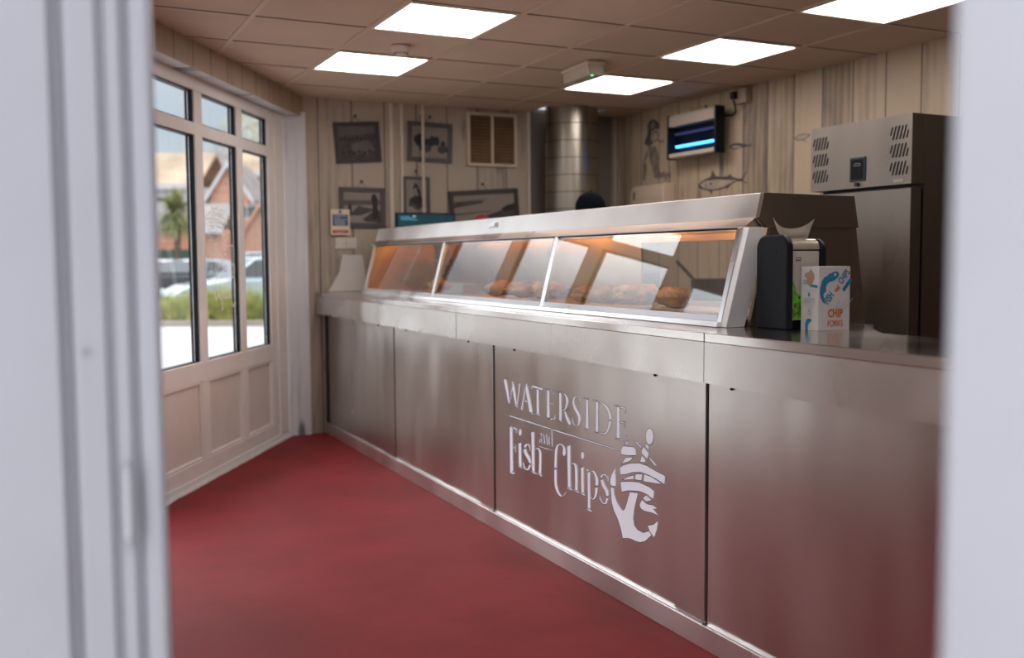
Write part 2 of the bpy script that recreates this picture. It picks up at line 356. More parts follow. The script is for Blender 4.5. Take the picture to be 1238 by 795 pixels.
# unseen glazed door added further along the wall for light and reflections
d2 = bpy.data.objects.new('added_door', None); C.objects.link(d2); d2.location = (BX, BY, 0); d2.rotation_euler = (0, 0, WA); S(d2)
g = MB()
for q in ((-3.30, -3.20, 0, 2.05), (-2.26, -2.16, 0, 2.05), (-3.20, -2.26, 1.95, 2.05), (-3.20, -2.26, 0.0, .22)): g.box(q[0], q[1], 0, .06, q[2], q[3])
g.build('door_frame', M_white, d2, bevel=.003); MB().box(-3.20, -2.26, .03, .036, .22, 1.95).build('glass_pane', M_win, d2)
MB().box(-3.20, -3.17, -.04, -.001, .95, 1.25).build('handle', M_black, d2)
S(MB().box(-3.30, -2.16, 0, .12, 2.05, CZ+.03).build('trim_8', M_white, loc=(BX, BY, 0), rot=(0, 0, WA)))
# plain run of the left wall beyond the window, front walls and the doorway
M_plain = mat('plain_wall', (.58, .55, .52), .6)
S(MB().box(-6.95, -3.30, 0, .12, 0, CZ+.03).build('wall_left', M_plain, loc=(BX, BY, 0), rot=(0, 0, WA)))
S(MB().box(SE, .0, .0, .06, 2.385, CZ+.03).build('trim_6', M_white, loc=(BX, BY, 0), rot=(0, 0, WA)))
S(MB().box(-2.10, -.16, 1.40, 1.52, 0, CZ+.03).build('wall_front', M_plain))
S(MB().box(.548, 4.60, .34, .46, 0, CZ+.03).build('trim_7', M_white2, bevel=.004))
# door frame on the left of the doorway: a stepped white profile
prof = [(-.20, 1.372), (.028, 1.372), (.034, 1.380), (.036, 1.40), (.044, 1.40), (.047, 1.383), (.054, 1.378), (.084, 1.378), (.0875, 1.385), (.089, 1.395), (.094, 1.395), (.097, 1.386), (.112, 1.384), (.1165, 1.39), (.118, 1.402), (.124, 1.402),
        (.127, 1.386), (.134, 1.378), (.146, 1.377), (.153, 1.382), (.1565, 1.392), (.1575, 1.44), (.1575, 1.50), (-.20, 1.50)]
dr = bpy.data.objects.new('door_1', None); C.objects.link(dr); S(dr)
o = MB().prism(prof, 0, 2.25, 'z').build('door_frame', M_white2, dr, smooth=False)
hg = MB(); hg.cyl((.106, 1.376, .945), (.106, 1.376, 1.035), .0085, 14); hg.cyl((.106, 1.376, 1.035), (.106, 1.376, 1.043), .006, 14); hg.cyl((.106, 1.376, .937), (.106, 1.376, .945), .006, 14); hg.box(.098, .114, 1.378, 1.386, .95, 1.03)
hg.build('hinge', M_white2, dr, smooth=False)
MB().cyl((.0605, 1.374, 1.195), (.0605, 1.379, 1.195), .0045, 14).build('screw', mat('screw_grey', (.35, .34, .36), .4, 1), dr)
# outdoor paving outside the door
# ================================================================== CEILING LIGHTS
def ceil_light(i, j):
    x0 = 1.632+.6*i; y0 = 4.418+.6*j
    return (x0+.3, y0+.3)
lbl = {(0, 0): 'large-looking lit square panel light left of centre, nearer the doorway than the smoke detector',
       (0, 2): 'lit square panel light beyond the smoke detector, furthest left in the ceiling',
       (3, 0): 'lit square panel light right of centre, in front of the fish wall',
       (3, 2): 'lit square panel light beside the emergency lamp, furthest to the back',
       (3, -2): 'lit square panel light cut by the top of the picture, nearest the fridge',
       (0, -2): 'added unseen square panel light over the customer floor, just above the picture',
       (3, -4): 'added unseen square panel light over the near end of the servery, out of the picture',
       (0, -4): 'added unseen square panel light over the doorway floor, out of the picture'}
proto = None
for i, j in LIGHTS:
    x, y = ceil_light(i, j)
    if proto is None:
        proto = thing('ceiling_light', lbl[(i, j)], 'light', (x, y, CZ), group='square LED panels in the ceiling grid')
        f = MB(); a = .287; b = .274
        for q in ((-a, a, -a, -b), (-a, a, b, a), (-a, -b, -b, b), (b, a, -b, b)): f.box(*q, -.001, .02)
        f.build('frame', mat('light_frame', (.78, .72, .64), .5), proto)
        MB().box(-b, b, -b, b, .003, .012).build('diffuser', M_led, proto)
    else:
        c = copy_tree(proto); c.location = (x, y, CZ); c['label'] = lbl[(i, j)]
# smoke detector
M_cream = mat('cream_plastic', (.62, .50, .40), .4)
t = thing('smoke_detector', 'small round cream smoke detector on the ceiling between two left panel lights', 'smoke detector', (1.93, 5.35, CZ))
MB().cyl((0, 0, 0), (0, 0, -.03), .055, 28, r2=.052).build('base', M_cream, t)
MB().cyl((0, 0, -.03), (0, 0, -.052), .038, 24, r2=.034).build('sensor_housing', M_cream, t)
g = MB()
for k in range(16):
    a = 2*PI*k/16; g.cyl((.0365*math.cos(a), .0365*math.sin(a), -.034), (.0355*math.cos(a), .0355*math.sin(a), -.047), .003, 6)
g.build('vent_slots', M_black, t)
# emergency lamp: long box lying along y on the ceiling
t = thing('emergency_light', 'long clear-covered emergency lamp with green dot on the ceiling', 'emergency light', (3.16, 5.42, CZ), rz=R(-4))
MB().box(-.062, .062, -.19, .19, -.022, 0).build('base_tray', M_cream, t, bevel=.004)
pr = [(-.056, -.022), (.056, -.022), (.05, -.075), (.038, -.085), (-.038, -.085), (-.05, -.075)]
MB().prism(pr, -.18, .18, 'y').build('cover', mat('lamp_cover', (.50, .42, .34), .25, coat=.5), t, bevel=.003)
MB().cyl((-.02, -.168, -.083), (-.02, -.168, -.089), .008, 12).build('green_indicator', mat('green_led', (.1, .9, .3), .4, emit=(.1, 1, .35), es=2.5), t)
# ================================================================== SERVING COUNTER
ZCAR = 1.000
cnt = thing('serving_counter', 'long brushed steel serving counter front with cut-out fish and chips sign', 'counter', (2.0, 4.4, 0))
def ch(mb, name, m, **k):
    o = mb.build(name, m, None, **k); o.parent = cnt; o.matrix_parent_inverse = Matrix.Translation((-2.0, -4.4, 0)); return o
ch(MB().box(2.0285, 2.66, 2.56, 7.285, .0, ZCAR).box(2.0285, 2.355, .48, 2.56, .0, ZCAR), 'carcass', M_steelD)
def warp(y): return .0009*(1+.55*math.sin(y*15.3+.7)+.45*math.sin(y*27.1+2.0*math.sin(y*3.1)))
segs = [(7.225, 5.735), (5.725, 4.285), (4.275, 2.615), (2.605, .50)]
for a, b in segs:
    # slightly bowed sheet, inner face on the carcass
    bmx = MB(); nn = 72
    for q in range(nn):
        y0 = a+(b-a)*q/nn; y1 = a+(b-a)*(q+1)/nn
        e0, e1 = warp(y0), warp(y1)
        bmx.quad((2.0-e0, y0, .085), (2.0-e0, y0, .905), (2.0-e1, y1, .905), (2.0-e1, y1, .085))
    for yy in (a, b): bmx.quad((2.0, yy, .085), (2.028, yy, .085), (2.028, yy, .905), (2.0, yy, .905))
    bmx.quad((2.0, a, .085), (2.0, b, .085), (2.028, b, .085), (2.028, a, .085)); bmx.quad((2.0, a, .905), (2.0, b, .905), (2.028, b, .905), (2.028, a, .905))
    pn = ch(bmx, 'front_panel', M_steelP)
    bm = bmesh.new(); bm.from_mesh(pn.data); bmesh.ops.remove_doubles(bm, verts=bm.verts, dist=1e-5); bm.to_mesh(pn.data); bm.free(); smoothed(pn, 30)
    s = b+.17
    if b > 2: ch(MB().box(1.9935, 1.9995, b+.001, s, .088, .900), 'cover_strip', M_steelP, bevel=.001)
    for yy in (a-.22, b+.30) if b > 2 else (a-.12,): ch(MB().cyl((1.992, yy, .893), (2.0, yy, .893), .005, 10), 'screw', M_black)
    ch(MB().box(1.988, 2.0, b+.005, a-.005, .080, .0845), 'bottom_bead', M_alu)
ch(MB().box(1.992, 2.03, 7.226, 7.284, .085, .905), 'end_strip', M_steelK)
for a, b in ((7.284, 6.49), (6.487, 2.37), (2.367, .50)): ch(MB().box(1.984, 2.03, b, a, 0, .0795), 'plinth', M_steelC, bevel=.002)
LOGO = {'water':[[[0.102,0.745],[0.139,0.743],[0.143,0.75],[0.104,0.749]],[[0.106,0.743],[0.111,0.73],[0.12,0.711],[0.129,0.692],[0.139,0.669],[0.151,0.646],[0.159,0.629],[0.171,0.632],[0.167,0.649],[0.162,0.674],[0.157,0.697],[0.149,0.717],[0.142,0.736],[0.136,0.749]],[[0.171,0.629],[0.205,0.732],[0.197,0.732],[0.163,0.628]],[[0.195,0.742],[0.195,0.734],[0.194,0.721],[0.198,0.704],[0.21,0.677],[0.226,0.645],[0.237,0.623],[0.249,0.625],[0.243,0.649],[0.235,0.682],[0.227,0.71],[0.219,0.726],[0.21,0.736],[0.203,0.743]],[[0.247,0.624],[0.286,0.745],[0.273,0.745],[0.239,0.624]],[[0.256,0.744],[0.289,0.743],[0.292,0.749],[0.258,0.748]],[[0.336,0.749],[0.287,0.623],[0.301,0.624],[0.344,0.75]],[[0.274,0.619],[0.314,0.62],[0.316,0.625],[0.275,0.622]],[[0.333,0.747],[0.333,0.741],[0.333,0.732],[0.337,0.716],[0.349,0.685],[0.364,0.646],[0.376,0.619],[0.405,0.625],[0.394,0.652],[0.378,0.691],[0.364,0.722],[0.355,0.737],[0.348,0.744],[0.343,0.749]],[[0.368,0.618],[0.407,0.617],[0.41,0.623],[0.371,0.623]],[[0.32,0.665],[0.35,0.662],[0.356,0.669],[0.326,0.672]],[[0.397,0.738],[0.502,0.735],[0.509,0.746],[0.404,0.749]],[[0.392,0.745],[0.393,0.728],[0.399,0.729],[0.401,0.746]],[[0.503,0.741],[0.506,0.727],[0.51,0.727],[0.51,0.742]],[[0.443,0.738],[0.443,0.621],[0.468,0.624],[0.465,0.741]],[[0.427,0.619],[0.473,0.618],[0.477,0.624],[0.43,0.624]],[[0.542,0.746],[0.539,0.618],[0.565,0.621],[0.564,0.749]],[[0.522,0.746],[0.564,0.743],[0.567,0.748],[0.524,0.749]],[[0.534,0.619],[0.568,0.618],[0.571,0.622],[0.536,0.623]],[[0.564,0.743],[0.597,0.739],[0.602,0.746],[0.567,0.747]],[[0.592,0.743],[0.599,0.726],[0.603,0.726],[0.602,0.745]],[[0.567,0.687],[0.596,0.683],[0.602,0.691],[0.572,0.692]],[[0.595,0.699],[0.596,0.671],[0.6,0.672],[0.599,0.699]],[[0.563,0.619],[0.569,0.618],[0.577,0.618],[0.586,0.618],[0.594,0.62],[0.604,0.622],[0.612,0.627],[0.614,0.633],[0.613,0.64],[0.613,0.644],[0.609,0.644],[0.608,0.639],[0.606,0.633],[0.603,0.628],[0.599,0.627],[0.593,0.626],[0.587,0.625],[0.58,0.624],[0.572,0.624],[0.567,0.624]],[[0.65,0.747],[0.65,0.621],[0.673,0.625],[0.671,0.749]],[[0.632,0.746],[0.669,0.744],[0.671,0.749],[0.634,0.75]],[[0.639,0.621],[0.678,0.619],[0.681,0.624],[0.642,0.624]],[[0.674,0.745],[0.681,0.744],[0.69,0.743],[0.698,0.74],[0.703,0.735],[0.708,0.728],[0.71,0.721],[0.711,0.714],[0.71,0.706],[0.707,0.698],[0.704,0.691],[0.7,0.685],[0.696,0.68],[0.691,0.678],[0.685,0.677],[0.68,0.676],[0.679,0.671],[0.685,0.672],[0.694,0.673],[0.704,0.677],[0.712,0.683],[0.719,0.691],[0.724,0.699],[0.728,0.707],[0.73,0.716],[0.729,0.725],[0.724,0.732],[0.716,0.739],[0.707,0.745],[0.696,0.747],[0.684,0.748],[0.676,0.749]],[[0.693,0.67],[0.695,0.664],[0.699,0.656],[0.704,0.647],[0.711,0.638],[0.72,0.629],[0.728,0.622],[0.737,0.619],[0.745,0.62],[0.748,0.621],[0.751,0.626],[0.749,0.627],[0.749,0.628],[0.747,0.631],[0.741,0.637],[0.732,0.646],[0.724,0.654],[0.716,0.661],[0.709,0.668],[0.703,0.673]],[[0.827,0.723],[0.827,0.728],[0.827,0.735],[0.825,0.741],[0.82,0.746],[0.812,0.749],[0.803,0.75],[0.792,0.748],[0.781,0.744],[0.773,0.738],[0.768,0.731],[0.765,0.723],[0.765,0.715],[0.767,0.707],[0.771,0.699],[0.777,0.691],[0.785,0.684],[0.795,0.677],[0.802,0.671],[0.807,0.666],[0.811,0.661],[0.813,0.656],[0.813,0.649],[0.812,0.64],[0.809,0.633],[0.806,0.629],[0.802,0.627],[0.798,0.625],[0.792,0.625],[0.784,0.625],[0.777,0.627],[0.773,0.629],[0.77,0.633],[0.767,0.638],[0.766,0.643],[0.765,0.65],[0.765,0.654],[0.761,0.653],[0.761,0.649],[0.76,0.643],[0.761,0.637],[0.763,0.632],[0.767,0.627],[0.772,0.623],[0.779,0.621],[0.788,0.62],[0.798,0.62],[0.807,0.623],[0.815,0.627],[0.822,0.633],[0.827,0.641],[0.832,0.65],[0.834,0.659],[0.833,0.667],[0.83,0.673],[0.824,0.68],[0.816,0.686],[0.805,0.693],[0.796,0.699],[0.789,0.705],[0.784,0.712],[0.78,0.718],[0.78,0.725],[0.781,0.731],[0.784,0.736],[0.789,0.74],[0.796,0.743],[0.801,0.745],[0.806,0.745],[0.813,0.742],[0.818,0.739],[0.821,0.734],[0.822,0.727],[0.823,0.722]],[[0.875,0.745],[0.873,0.621],[0.897,0.624],[0.895,0.748]],[[0.856,0.746],[0.897,0.744],[0.9,0.749],[0.858,0.749]],[[0.86,0.621],[0.904,0.619],[0.907,0.624],[0.862,0.625]],[[0.952,0.747],[0.951,0.62],[0.972,0.624],[0.971,0.75]],[[0.93,0.747],[0.97,0.745],[0.972,0.75],[0.931,0.75]],[[0.935,0.62],[0.97,0.62],[0.972,0.624],[0.937,0.624]],[[0.978,0.743],[0.985,0.742],[0.995,0.742],[1.004,0.74],[1.013,0.736],[1.023,0.731],[1.031,0.725],[1.038,0.72],[1.042,0.713],[1.046,0.707],[1.049,0.699],[1.05,0.692],[1.051,0.686],[1.071,0.69],[1.071,0.696],[1.069,0.704],[1.066,0.712],[1.061,0.719],[1.055,0.726],[1.047,0.733],[1.036,0.738],[1.023,0.743],[1.011,0.746],[0.999,0.748],[0.988,0.748],[0.981,0.748]],[[1.05,0.682],[1.048,0.674],[1.045,0.663],[1.042,0.653],[1.037,0.645],[1.031,0.637],[1.025,0.632],[1.018,0.629],[1.01,0.627],[1.002,0.626],[0.994,0.626],[0.986,0.627],[0.98,0.628],[0.976,0.623],[0.981,0.622],[0.99,0.62],[0.999,0.62],[1.01,0.621],[1.021,0.623],[1.033,0.628],[1.042,0.635],[1.05,0.644],[1.057,0.653],[1.063,0.664],[1.067,0.675],[1.069,0.683]],[[1.108,0.747],[1.106,0.621],[1.129,0.625],[1.128,0.75]],[[1.089,0.748],[1.125,0.744],[1.128,0.749],[1.091,0.751]],[[1.095,0.619],[1.128,0.62],[1.13,0.624],[1.097,0.623]],[[1.131,0.742],[1.139,0.742],[1.15,0.743],[1.158,0.743],[1.161,0.743],[1.163,0.743],[1.164,0.741],[1.166,0.737],[1.166,0.732],[1.167,0.728],[1.17,0.728],[1.17,0.732],[1.171,0.738],[1.171,0.743],[1.17,0.746],[1.167,0.748],[1.162,0.749],[1.152,0.749],[1.141,0.749],[1.132,0.748]],[[1.129,0.686],[1.162,0.686],[1.165,0.692],[1.132,0.692]],[[1.163,0.697],[1.163,0.673],[1.167,0.674],[1.166,0.698]],[[1.132,0.621],[1.136,0.62],[1.142,0.619],[1.15,0.619],[1.159,0.622],[1.167,0.625],[1.173,0.63],[1.175,0.635],[1.176,0.641],[1.177,0.645],[1.173,0.645],[1.172,0.641],[1.17,0.635],[1.167,0.631],[1.162,0.628],[1.156,0.626],[1.15,0.625],[1.146,0.625],[1.14,0.625],[1.136,0.626]]],
'rule':[[[0.167,0.573],[0.576,0.574],[0.579,0.58],[0.172,0.58]],[[0.594,0.573],[1.12,0.576],[1.122,0.581],[0.599,0.58]]],
'fish':[[[0.168,0.528],[0.171,0.308],[0.201,0.314],[0.197,0.532]],[[0.164,0.527],[0.196,0.524],[0.202,0.531],[0.169,0.532]],[[0.2,0.522],[0.207,0.521],[0.217,0.521],[0.223,0.52],[0.227,0.52],[0.231,0.52],[0.235,0.518],[0.237,0.514],[0.238,0.508],[0.238,0.504],[0.243,0.505],[0.244,0.509],[0.244,0.515],[0.244,0.52],[0.244,0.524],[0.241,0.528],[0.235,0.53],[0.224,0.53],[0.212,0.529],[0.204,0.529]],[[0.204,0.426],[0.225,0.432],[0.224,0.439],[0.202,0.435]],[[0.226,0.45],[0.226,0.411],[0.232,0.412],[0.231,0.451]],[[0.162,0.31],[0.167,0.308],[0.174,0.306],[0.182,0.304],[0.192,0.305],[0.203,0.306],[0.211,0.306],[0.217,0.312],[0.212,0.314],[0.204,0.316],[0.195,0.317],[0.186,0.317],[0.176,0.316],[0.169,0.315]],[[0.259,0.465],[0.263,0.35],[0.292,0.355],[0.288,0.47]],[[0.254,0.465],[0.274,0.462],[0.28,0.47],[0.258,0.469]],[[0.252,0.353],[0.257,0.352],[0.264,0.351],[0.273,0.35],[0.282,0.35],[0.293,0.35],[0.3,0.351],[0.305,0.355],[0.299,0.356],[0.29,0.358],[0.282,0.359],[0.273,0.359],[0.264,0.359],[0.258,0.359]],[[0.377,0.443],[0.377,0.449],[0.377,0.457],[0.376,0.464],[0.373,0.469],[0.368,0.473],[0.362,0.475],[0.352,0.475],[0.341,0.473],[0.331,0.469],[0.323,0.463],[0.316,0.457],[0.311,0.452],[0.332,0.452],[0.335,0.456],[0.339,0.462],[0.343,0.466],[0.346,0.467],[0.35,0.468],[0.353,0.468],[0.358,0.467],[0.363,0.465],[0.367,0.461],[0.37,0.455],[0.371,0.448],[0.372,0.443]],[[0.31,0.443],[0.312,0.438],[0.315,0.43],[0.32,0.423],[0.327,0.417],[0.336,0.413],[0.343,0.409],[0.351,0.404],[0.358,0.398],[0.364,0.393],[0.365,0.391],[0.365,0.39],[0.364,0.388],[0.386,0.39],[0.387,0.392],[0.388,0.396],[0.387,0.4],[0.383,0.407],[0.377,0.414],[0.37,0.421],[0.362,0.426],[0.354,0.43],[0.347,0.433],[0.342,0.438],[0.338,0.445],[0.334,0.449]],[[0.364,0.383],[0.362,0.378],[0.36,0.371],[0.357,0.366],[0.353,0.362],[0.349,0.359],[0.346,0.357],[0.342,0.357],[0.335,0.358],[0.328,0.359],[0.322,0.363],[0.317,0.368],[0.313,0.373],[0.311,0.377],[0.31,0.381],[0.31,0.384],[0.305,0.383],[0.305,0.38],[0.304,0.375],[0.305,0.371],[0.308,0.365],[0.313,0.359],[0.318,0.355],[0.326,0.352],[0.336,0.35],[0.347,0.351],[0.358,0.354],[0.367,0.36],[0.374,0.366],[0.379,0.373],[0.382,0.38],[0.384,0.385]],[[0.39,0.537],[0.396,0.353],[0.423,0.358],[0.419,0.541]],[[0.386,0.536],[0.402,0.532],[0.41,0.54],[0.391,0.541]],[[0.385,0.354],[0.39,0.353],[0.398,0.351],[0.407,0.35],[0.417,0.35],[0.428,0.35],[0.436,0.351],[0.44,0.355],[0.434,0.356],[0.425,0.358],[0.416,0.359],[0.407,0.36],[0.397,0.36],[0.391,0.36]],[[0.432,0.457],[0.437,0.461],[0.445,0.467],[0.449,0.468],[0.452,0.467],[0.457,0.464],[0.461,0.459],[0.464,0.454],[0.465,0.447],[0.465,0.434],[0.464,0.409],[0.462,0.378],[0.46,0.356],[0.484,0.36],[0.486,0.382],[0.488,0.414],[0.49,0.439],[0.489,0.452],[0.486,0.46],[0.481,0.466],[0.473,0.472],[0.462,0.475],[0.449,0.475],[0.437,0.469],[0.428,0.463],[0.423,0.458]],[[0.443,0.355],[0.449,0.354],[0.457,0.353],[0.466,0.352],[0.476,0.351],[0.486,0.351],[0.493,0.351],[0.497,0.356],[0.492,0.357],[0.483,0.359],[0.474,0.36],[0.465,0.36],[0.455,0.36],[0.448,0.36]],[[0.292,0.517],[0.291,0.512],[0.289,0.507],[0.286,0.503],[0.282,0.5],[0.277,0.498],[0.273,0.498],[0.269,0.5],[0.266,0.503],[0.264,0.508],[0.263,0.513],[0.264,0.518],[0.266,0.523],[0.269,0.527],[0.273,0.53],[0.278,0.532],[0.282,0.531],[0.286,0.53],[0.289,0.527],[0.291,0.522]]],
'and':[[[0.475,0.535],[0.476,0.538],[0.479,0.542],[0.481,0.544],[0.48,0.544],[0.48,0.544],[0.482,0.54],[0.484,0.527],[0.485,0.51],[0.486,0.498],[0.494,0.5],[0.493,0.512],[0.492,0.529],[0.49,0.541],[0.487,0.546],[0.481,0.547],[0.476,0.545],[0.473,0.542],[0.471,0.538],[0.469,0.535]],[[0.488,0.527],[0.482,0.524],[0.475,0.519],[0.47,0.513],[0.468,0.508],[0.468,0.502],[0.471,0.498],[0.48,0.499],[0.486,0.502],[0.489,0.505],[0.486,0.506],[0.482,0.504],[0.477,0.502],[0.477,0.501],[0.477,0.504],[0.476,0.509],[0.477,0.514],[0.481,0.518],[0.487,0.523],[0.492,0.526]],[[0.506,0.546],[0.514,0.499],[0.522,0.501],[0.514,0.548]],[[0.521,0.54],[0.525,0.542],[0.528,0.544],[0.53,0.543],[0.533,0.53],[0.537,0.512],[0.539,0.499],[0.546,0.5],[0.544,0.514],[0.541,0.532],[0.537,0.545],[0.529,0.548],[0.52,0.544],[0.516,0.541]],[[0.58,0.578],[0.582,0.501],[0.59,0.502],[0.587,0.579]],[[0.582,0.547],[0.577,0.546],[0.569,0.545],[0.56,0.541],[0.556,0.535],[0.553,0.527],[0.552,0.52],[0.553,0.513],[0.556,0.506],[0.561,0.502],[0.57,0.503],[0.578,0.507],[0.584,0.51],[0.581,0.511],[0.575,0.509],[0.568,0.506],[0.566,0.505],[0.564,0.509],[0.562,0.515],[0.561,0.522],[0.562,0.528],[0.564,0.535],[0.567,0.54],[0.571,0.542],[0.577,0.543],[0.582,0.544]],[[0.47,0.48],[0.59,0.482],[0.592,0.485],[0.473,0.486]]],
'chips':[[[0.696,0.479],[0.699,0.483],[0.704,0.489],[0.707,0.495],[0.707,0.501],[0.706,0.506],[0.703,0.512],[0.698,0.517],[0.693,0.521],[0.686,0.524],[0.678,0.527],[0.668,0.528],[0.656,0.528],[0.644,0.523],[0.633,0.517],[0.624,0.51],[0.618,0.502],[0.612,0.492],[0.609,0.479],[0.607,0.457],[0.606,0.431],[0.605,0.412],[0.628,0.416],[0.629,0.435],[0.631,0.461],[0.632,0.482],[0.634,0.494],[0.636,0.502],[0.639,0.508],[0.645,0.514],[0.652,0.518],[0.657,0.521],[0.663,0.521],[0.67,0.52],[0.676,0.518],[0.681,0.516],[0.684,0.512],[0.685,0.507],[0.684,0.503],[0.681,0.497],[0.679,0.492],[0.68,0.486],[0.682,0.481],[0.683,0.478]],[[0.605,0.406],[0.605,0.389],[0.604,0.364],[0.606,0.343],[0.611,0.329],[0.618,0.32],[0.625,0.313],[0.633,0.307],[0.641,0.303],[0.649,0.3],[0.657,0.299],[0.666,0.299],[0.675,0.301],[0.683,0.305],[0.69,0.31],[0.695,0.314],[0.699,0.319],[0.701,0.324],[0.703,0.327],[0.699,0.327],[0.697,0.324],[0.693,0.319],[0.689,0.315],[0.684,0.311],[0.678,0.308],[0.673,0.306],[0.67,0.306],[0.666,0.307],[0.661,0.309],[0.655,0.311],[0.649,0.315],[0.644,0.32],[0.638,0.327],[0.633,0.336],[0.63,0.349],[0.628,0.369],[0.628,0.393],[0.628,0.41]],[[0.718,0.53],[0.725,0.348],[0.749,0.353],[0.745,0.535]],[[0.712,0.53],[0.73,0.526],[0.737,0.534],[0.716,0.534]],[[0.713,0.347],[0.718,0.346],[0.725,0.345],[0.733,0.345],[0.741,0.345],[0.751,0.345],[0.758,0.345],[0.762,0.35],[0.757,0.351],[0.749,0.353],[0.741,0.354],[0.731,0.354],[0.722,0.353],[0.716,0.352]],[[0.754,0.454],[0.76,0.456],[0.767,0.459],[0.77,0.46],[0.774,0.458],[0.779,0.454],[0.782,0.449],[0.784,0.442],[0.784,0.433],[0.784,0.419],[0.785,0.396],[0.785,0.369],[0.785,0.349],[0.806,0.354],[0.807,0.373],[0.808,0.401],[0.807,0.424],[0.807,0.438],[0.805,0.447],[0.802,0.455],[0.795,0.462],[0.786,0.465],[0.775,0.467],[0.763,0.464],[0.754,0.46],[0.749,0.457]],[[0.769,0.348],[0.775,0.347],[0.784,0.346],[0.792,0.346],[0.801,0.345],[0.81,0.346],[0.816,0.346],[0.82,0.35],[0.815,0.351],[0.808,0.353],[0.799,0.354],[0.79,0.354],[0.78,0.354],[0.773,0.353]],[[0.833,0.46],[0.836,0.351],[0.859,0.356],[0.857,0.464]],[[0.825,0.46],[0.842,0.457],[0.849,0.464],[0.829,0.464]],[[0.824,0.349],[0.829,0.348],[0.837,0.347],[0.844,0.347],[0.852,0.346],[0.861,0.346],[0.868,0.346],[0.872,0.351],[0.867,0.352],[0.859,0.354],[0.852,0.355],[0.843,0.355],[0.834,0.354],[0.828,0.354]],[[0.886,0.451],[0.889,0.297],[0.911,0.302],[0.91,0.455]],[[0.876,0.46],[0.889,0.447],[0.904,0.454],[0.881,0.463]],[[0.875,0.294],[0.881,0.293],[0.889,0.292],[0.896,0.291],[0.904,0.291],[0.913,0.29],[0.919,0.289],[0.924,0.293],[0.92,0.296],[0.913,0.298],[0.905,0.3],[0.895,0.3],[0.886,0.3],[0.879,0.299]],[[0.914,0.453],[0.919,0.455],[0.925,0.458],[0.927,0.458],[0.932,0.454],[0.939,0.447],[0.944,0.441],[0.946,0.435],[0.948,0.43],[0.949,0.424],[0.949,0.418],[0.948,0.41],[0.947,0.405],[0.97,0.409],[0.971,0.414],[0.972,0.422],[0.972,0.43],[0.97,0.436],[0.967,0.442],[0.963,0.448],[0.955,0.455],[0.946,0.461],[0.935,0.465],[0.923,0.463],[0.914,0.459],[0.909,0.456]],[[0.947,0.399],[0.946,0.391],[0.946,0.381],[0.944,0.371],[0.941,0.364],[0.937,0.356],[0.933,0.352],[0.931,0.35],[0.927,0.349],[0.924,0.349],[0.92,0.35],[0.918,0.354],[0.916,0.357],[0.91,0.355],[0.911,0.352],[0.913,0.348],[0.917,0.344],[0.924,0.343],[0.934,0.344],[0.944,0.349],[0.951,0.356],[0.958,0.364],[0.962,0.374],[0.965,0.384],[0.967,0.395],[0.968,0.403]],[[1.045,0.437],[1.045,0.442],[1.046,0.449],[1.045,0.456],[1.042,0.46],[1.037,0.463],[1.031,0.465],[1.025,0.467],[1.017,0.467],[1.009,0.466],[1.001,0.462],[0.994,0.458],[0.988,0.453],[0.986,0.449],[0.987,0.446],[0.987,0.444],[1.005,0.449],[1.005,0.45],[1.004,0.452],[1.004,0.453],[1.006,0.455],[1.009,0.458],[1.011,0.46],[1.014,0.46],[1.019,0.46],[1.024,0.459],[1.029,0.458],[1.034,0.456],[1.038,0.454],[1.04,0.448],[1.041,0.441],[1.041,0.436]],[[0.987,0.437],[0.99,0.431],[0.995,0.422],[1.001,0.414],[1.009,0.407],[1.017,0.402],[1.024,0.397],[1.027,0.391],[1.029,0.385],[1.031,0.38],[1.05,0.386],[1.05,0.391],[1.049,0.398],[1.046,0.406],[1.039,0.412],[1.03,0.418],[1.023,0.424],[1.016,0.431],[1.01,0.438],[1.006,0.444]],[[1.03,0.375],[1.029,0.37],[1.027,0.363],[1.024,0.357],[1.022,0.354],[1.02,0.351],[1.019,0.351],[1.015,0.351],[1.007,0.352],[1.0,0.354],[0.994,0.357],[0.989,0.361],[0.985,0.365],[0.983,0.368],[0.982,0.372],[0.982,0.375],[0.978,0.374],[0.978,0.371],[0.978,0.367],[0.979,0.362],[0.982,0.358],[0.986,0.353],[0.992,0.349],[1.0,0.346],[1.008,0.344],[1.018,0.344],[1.028,0.347],[1.034,0.352],[1.038,0.358],[1.042,0.364],[1.046,0.372],[1.048,0.377]],[[0.861,0.512],[0.86,0.507],[0.858,0.502],[0.855,0.498],[0.852,0.495],[0.847,0.493],[0.843,0.493],[0.839,0.495],[0.836,0.498],[0.834,0.502],[0.834,0.507],[0.834,0.512],[0.836,0.517],[0.839,0.521],[0.843,0.524],[0.847,0.526],[0.852,0.526],[0.855,0.524],[0.858,0.521],[0.86,0.517]]],
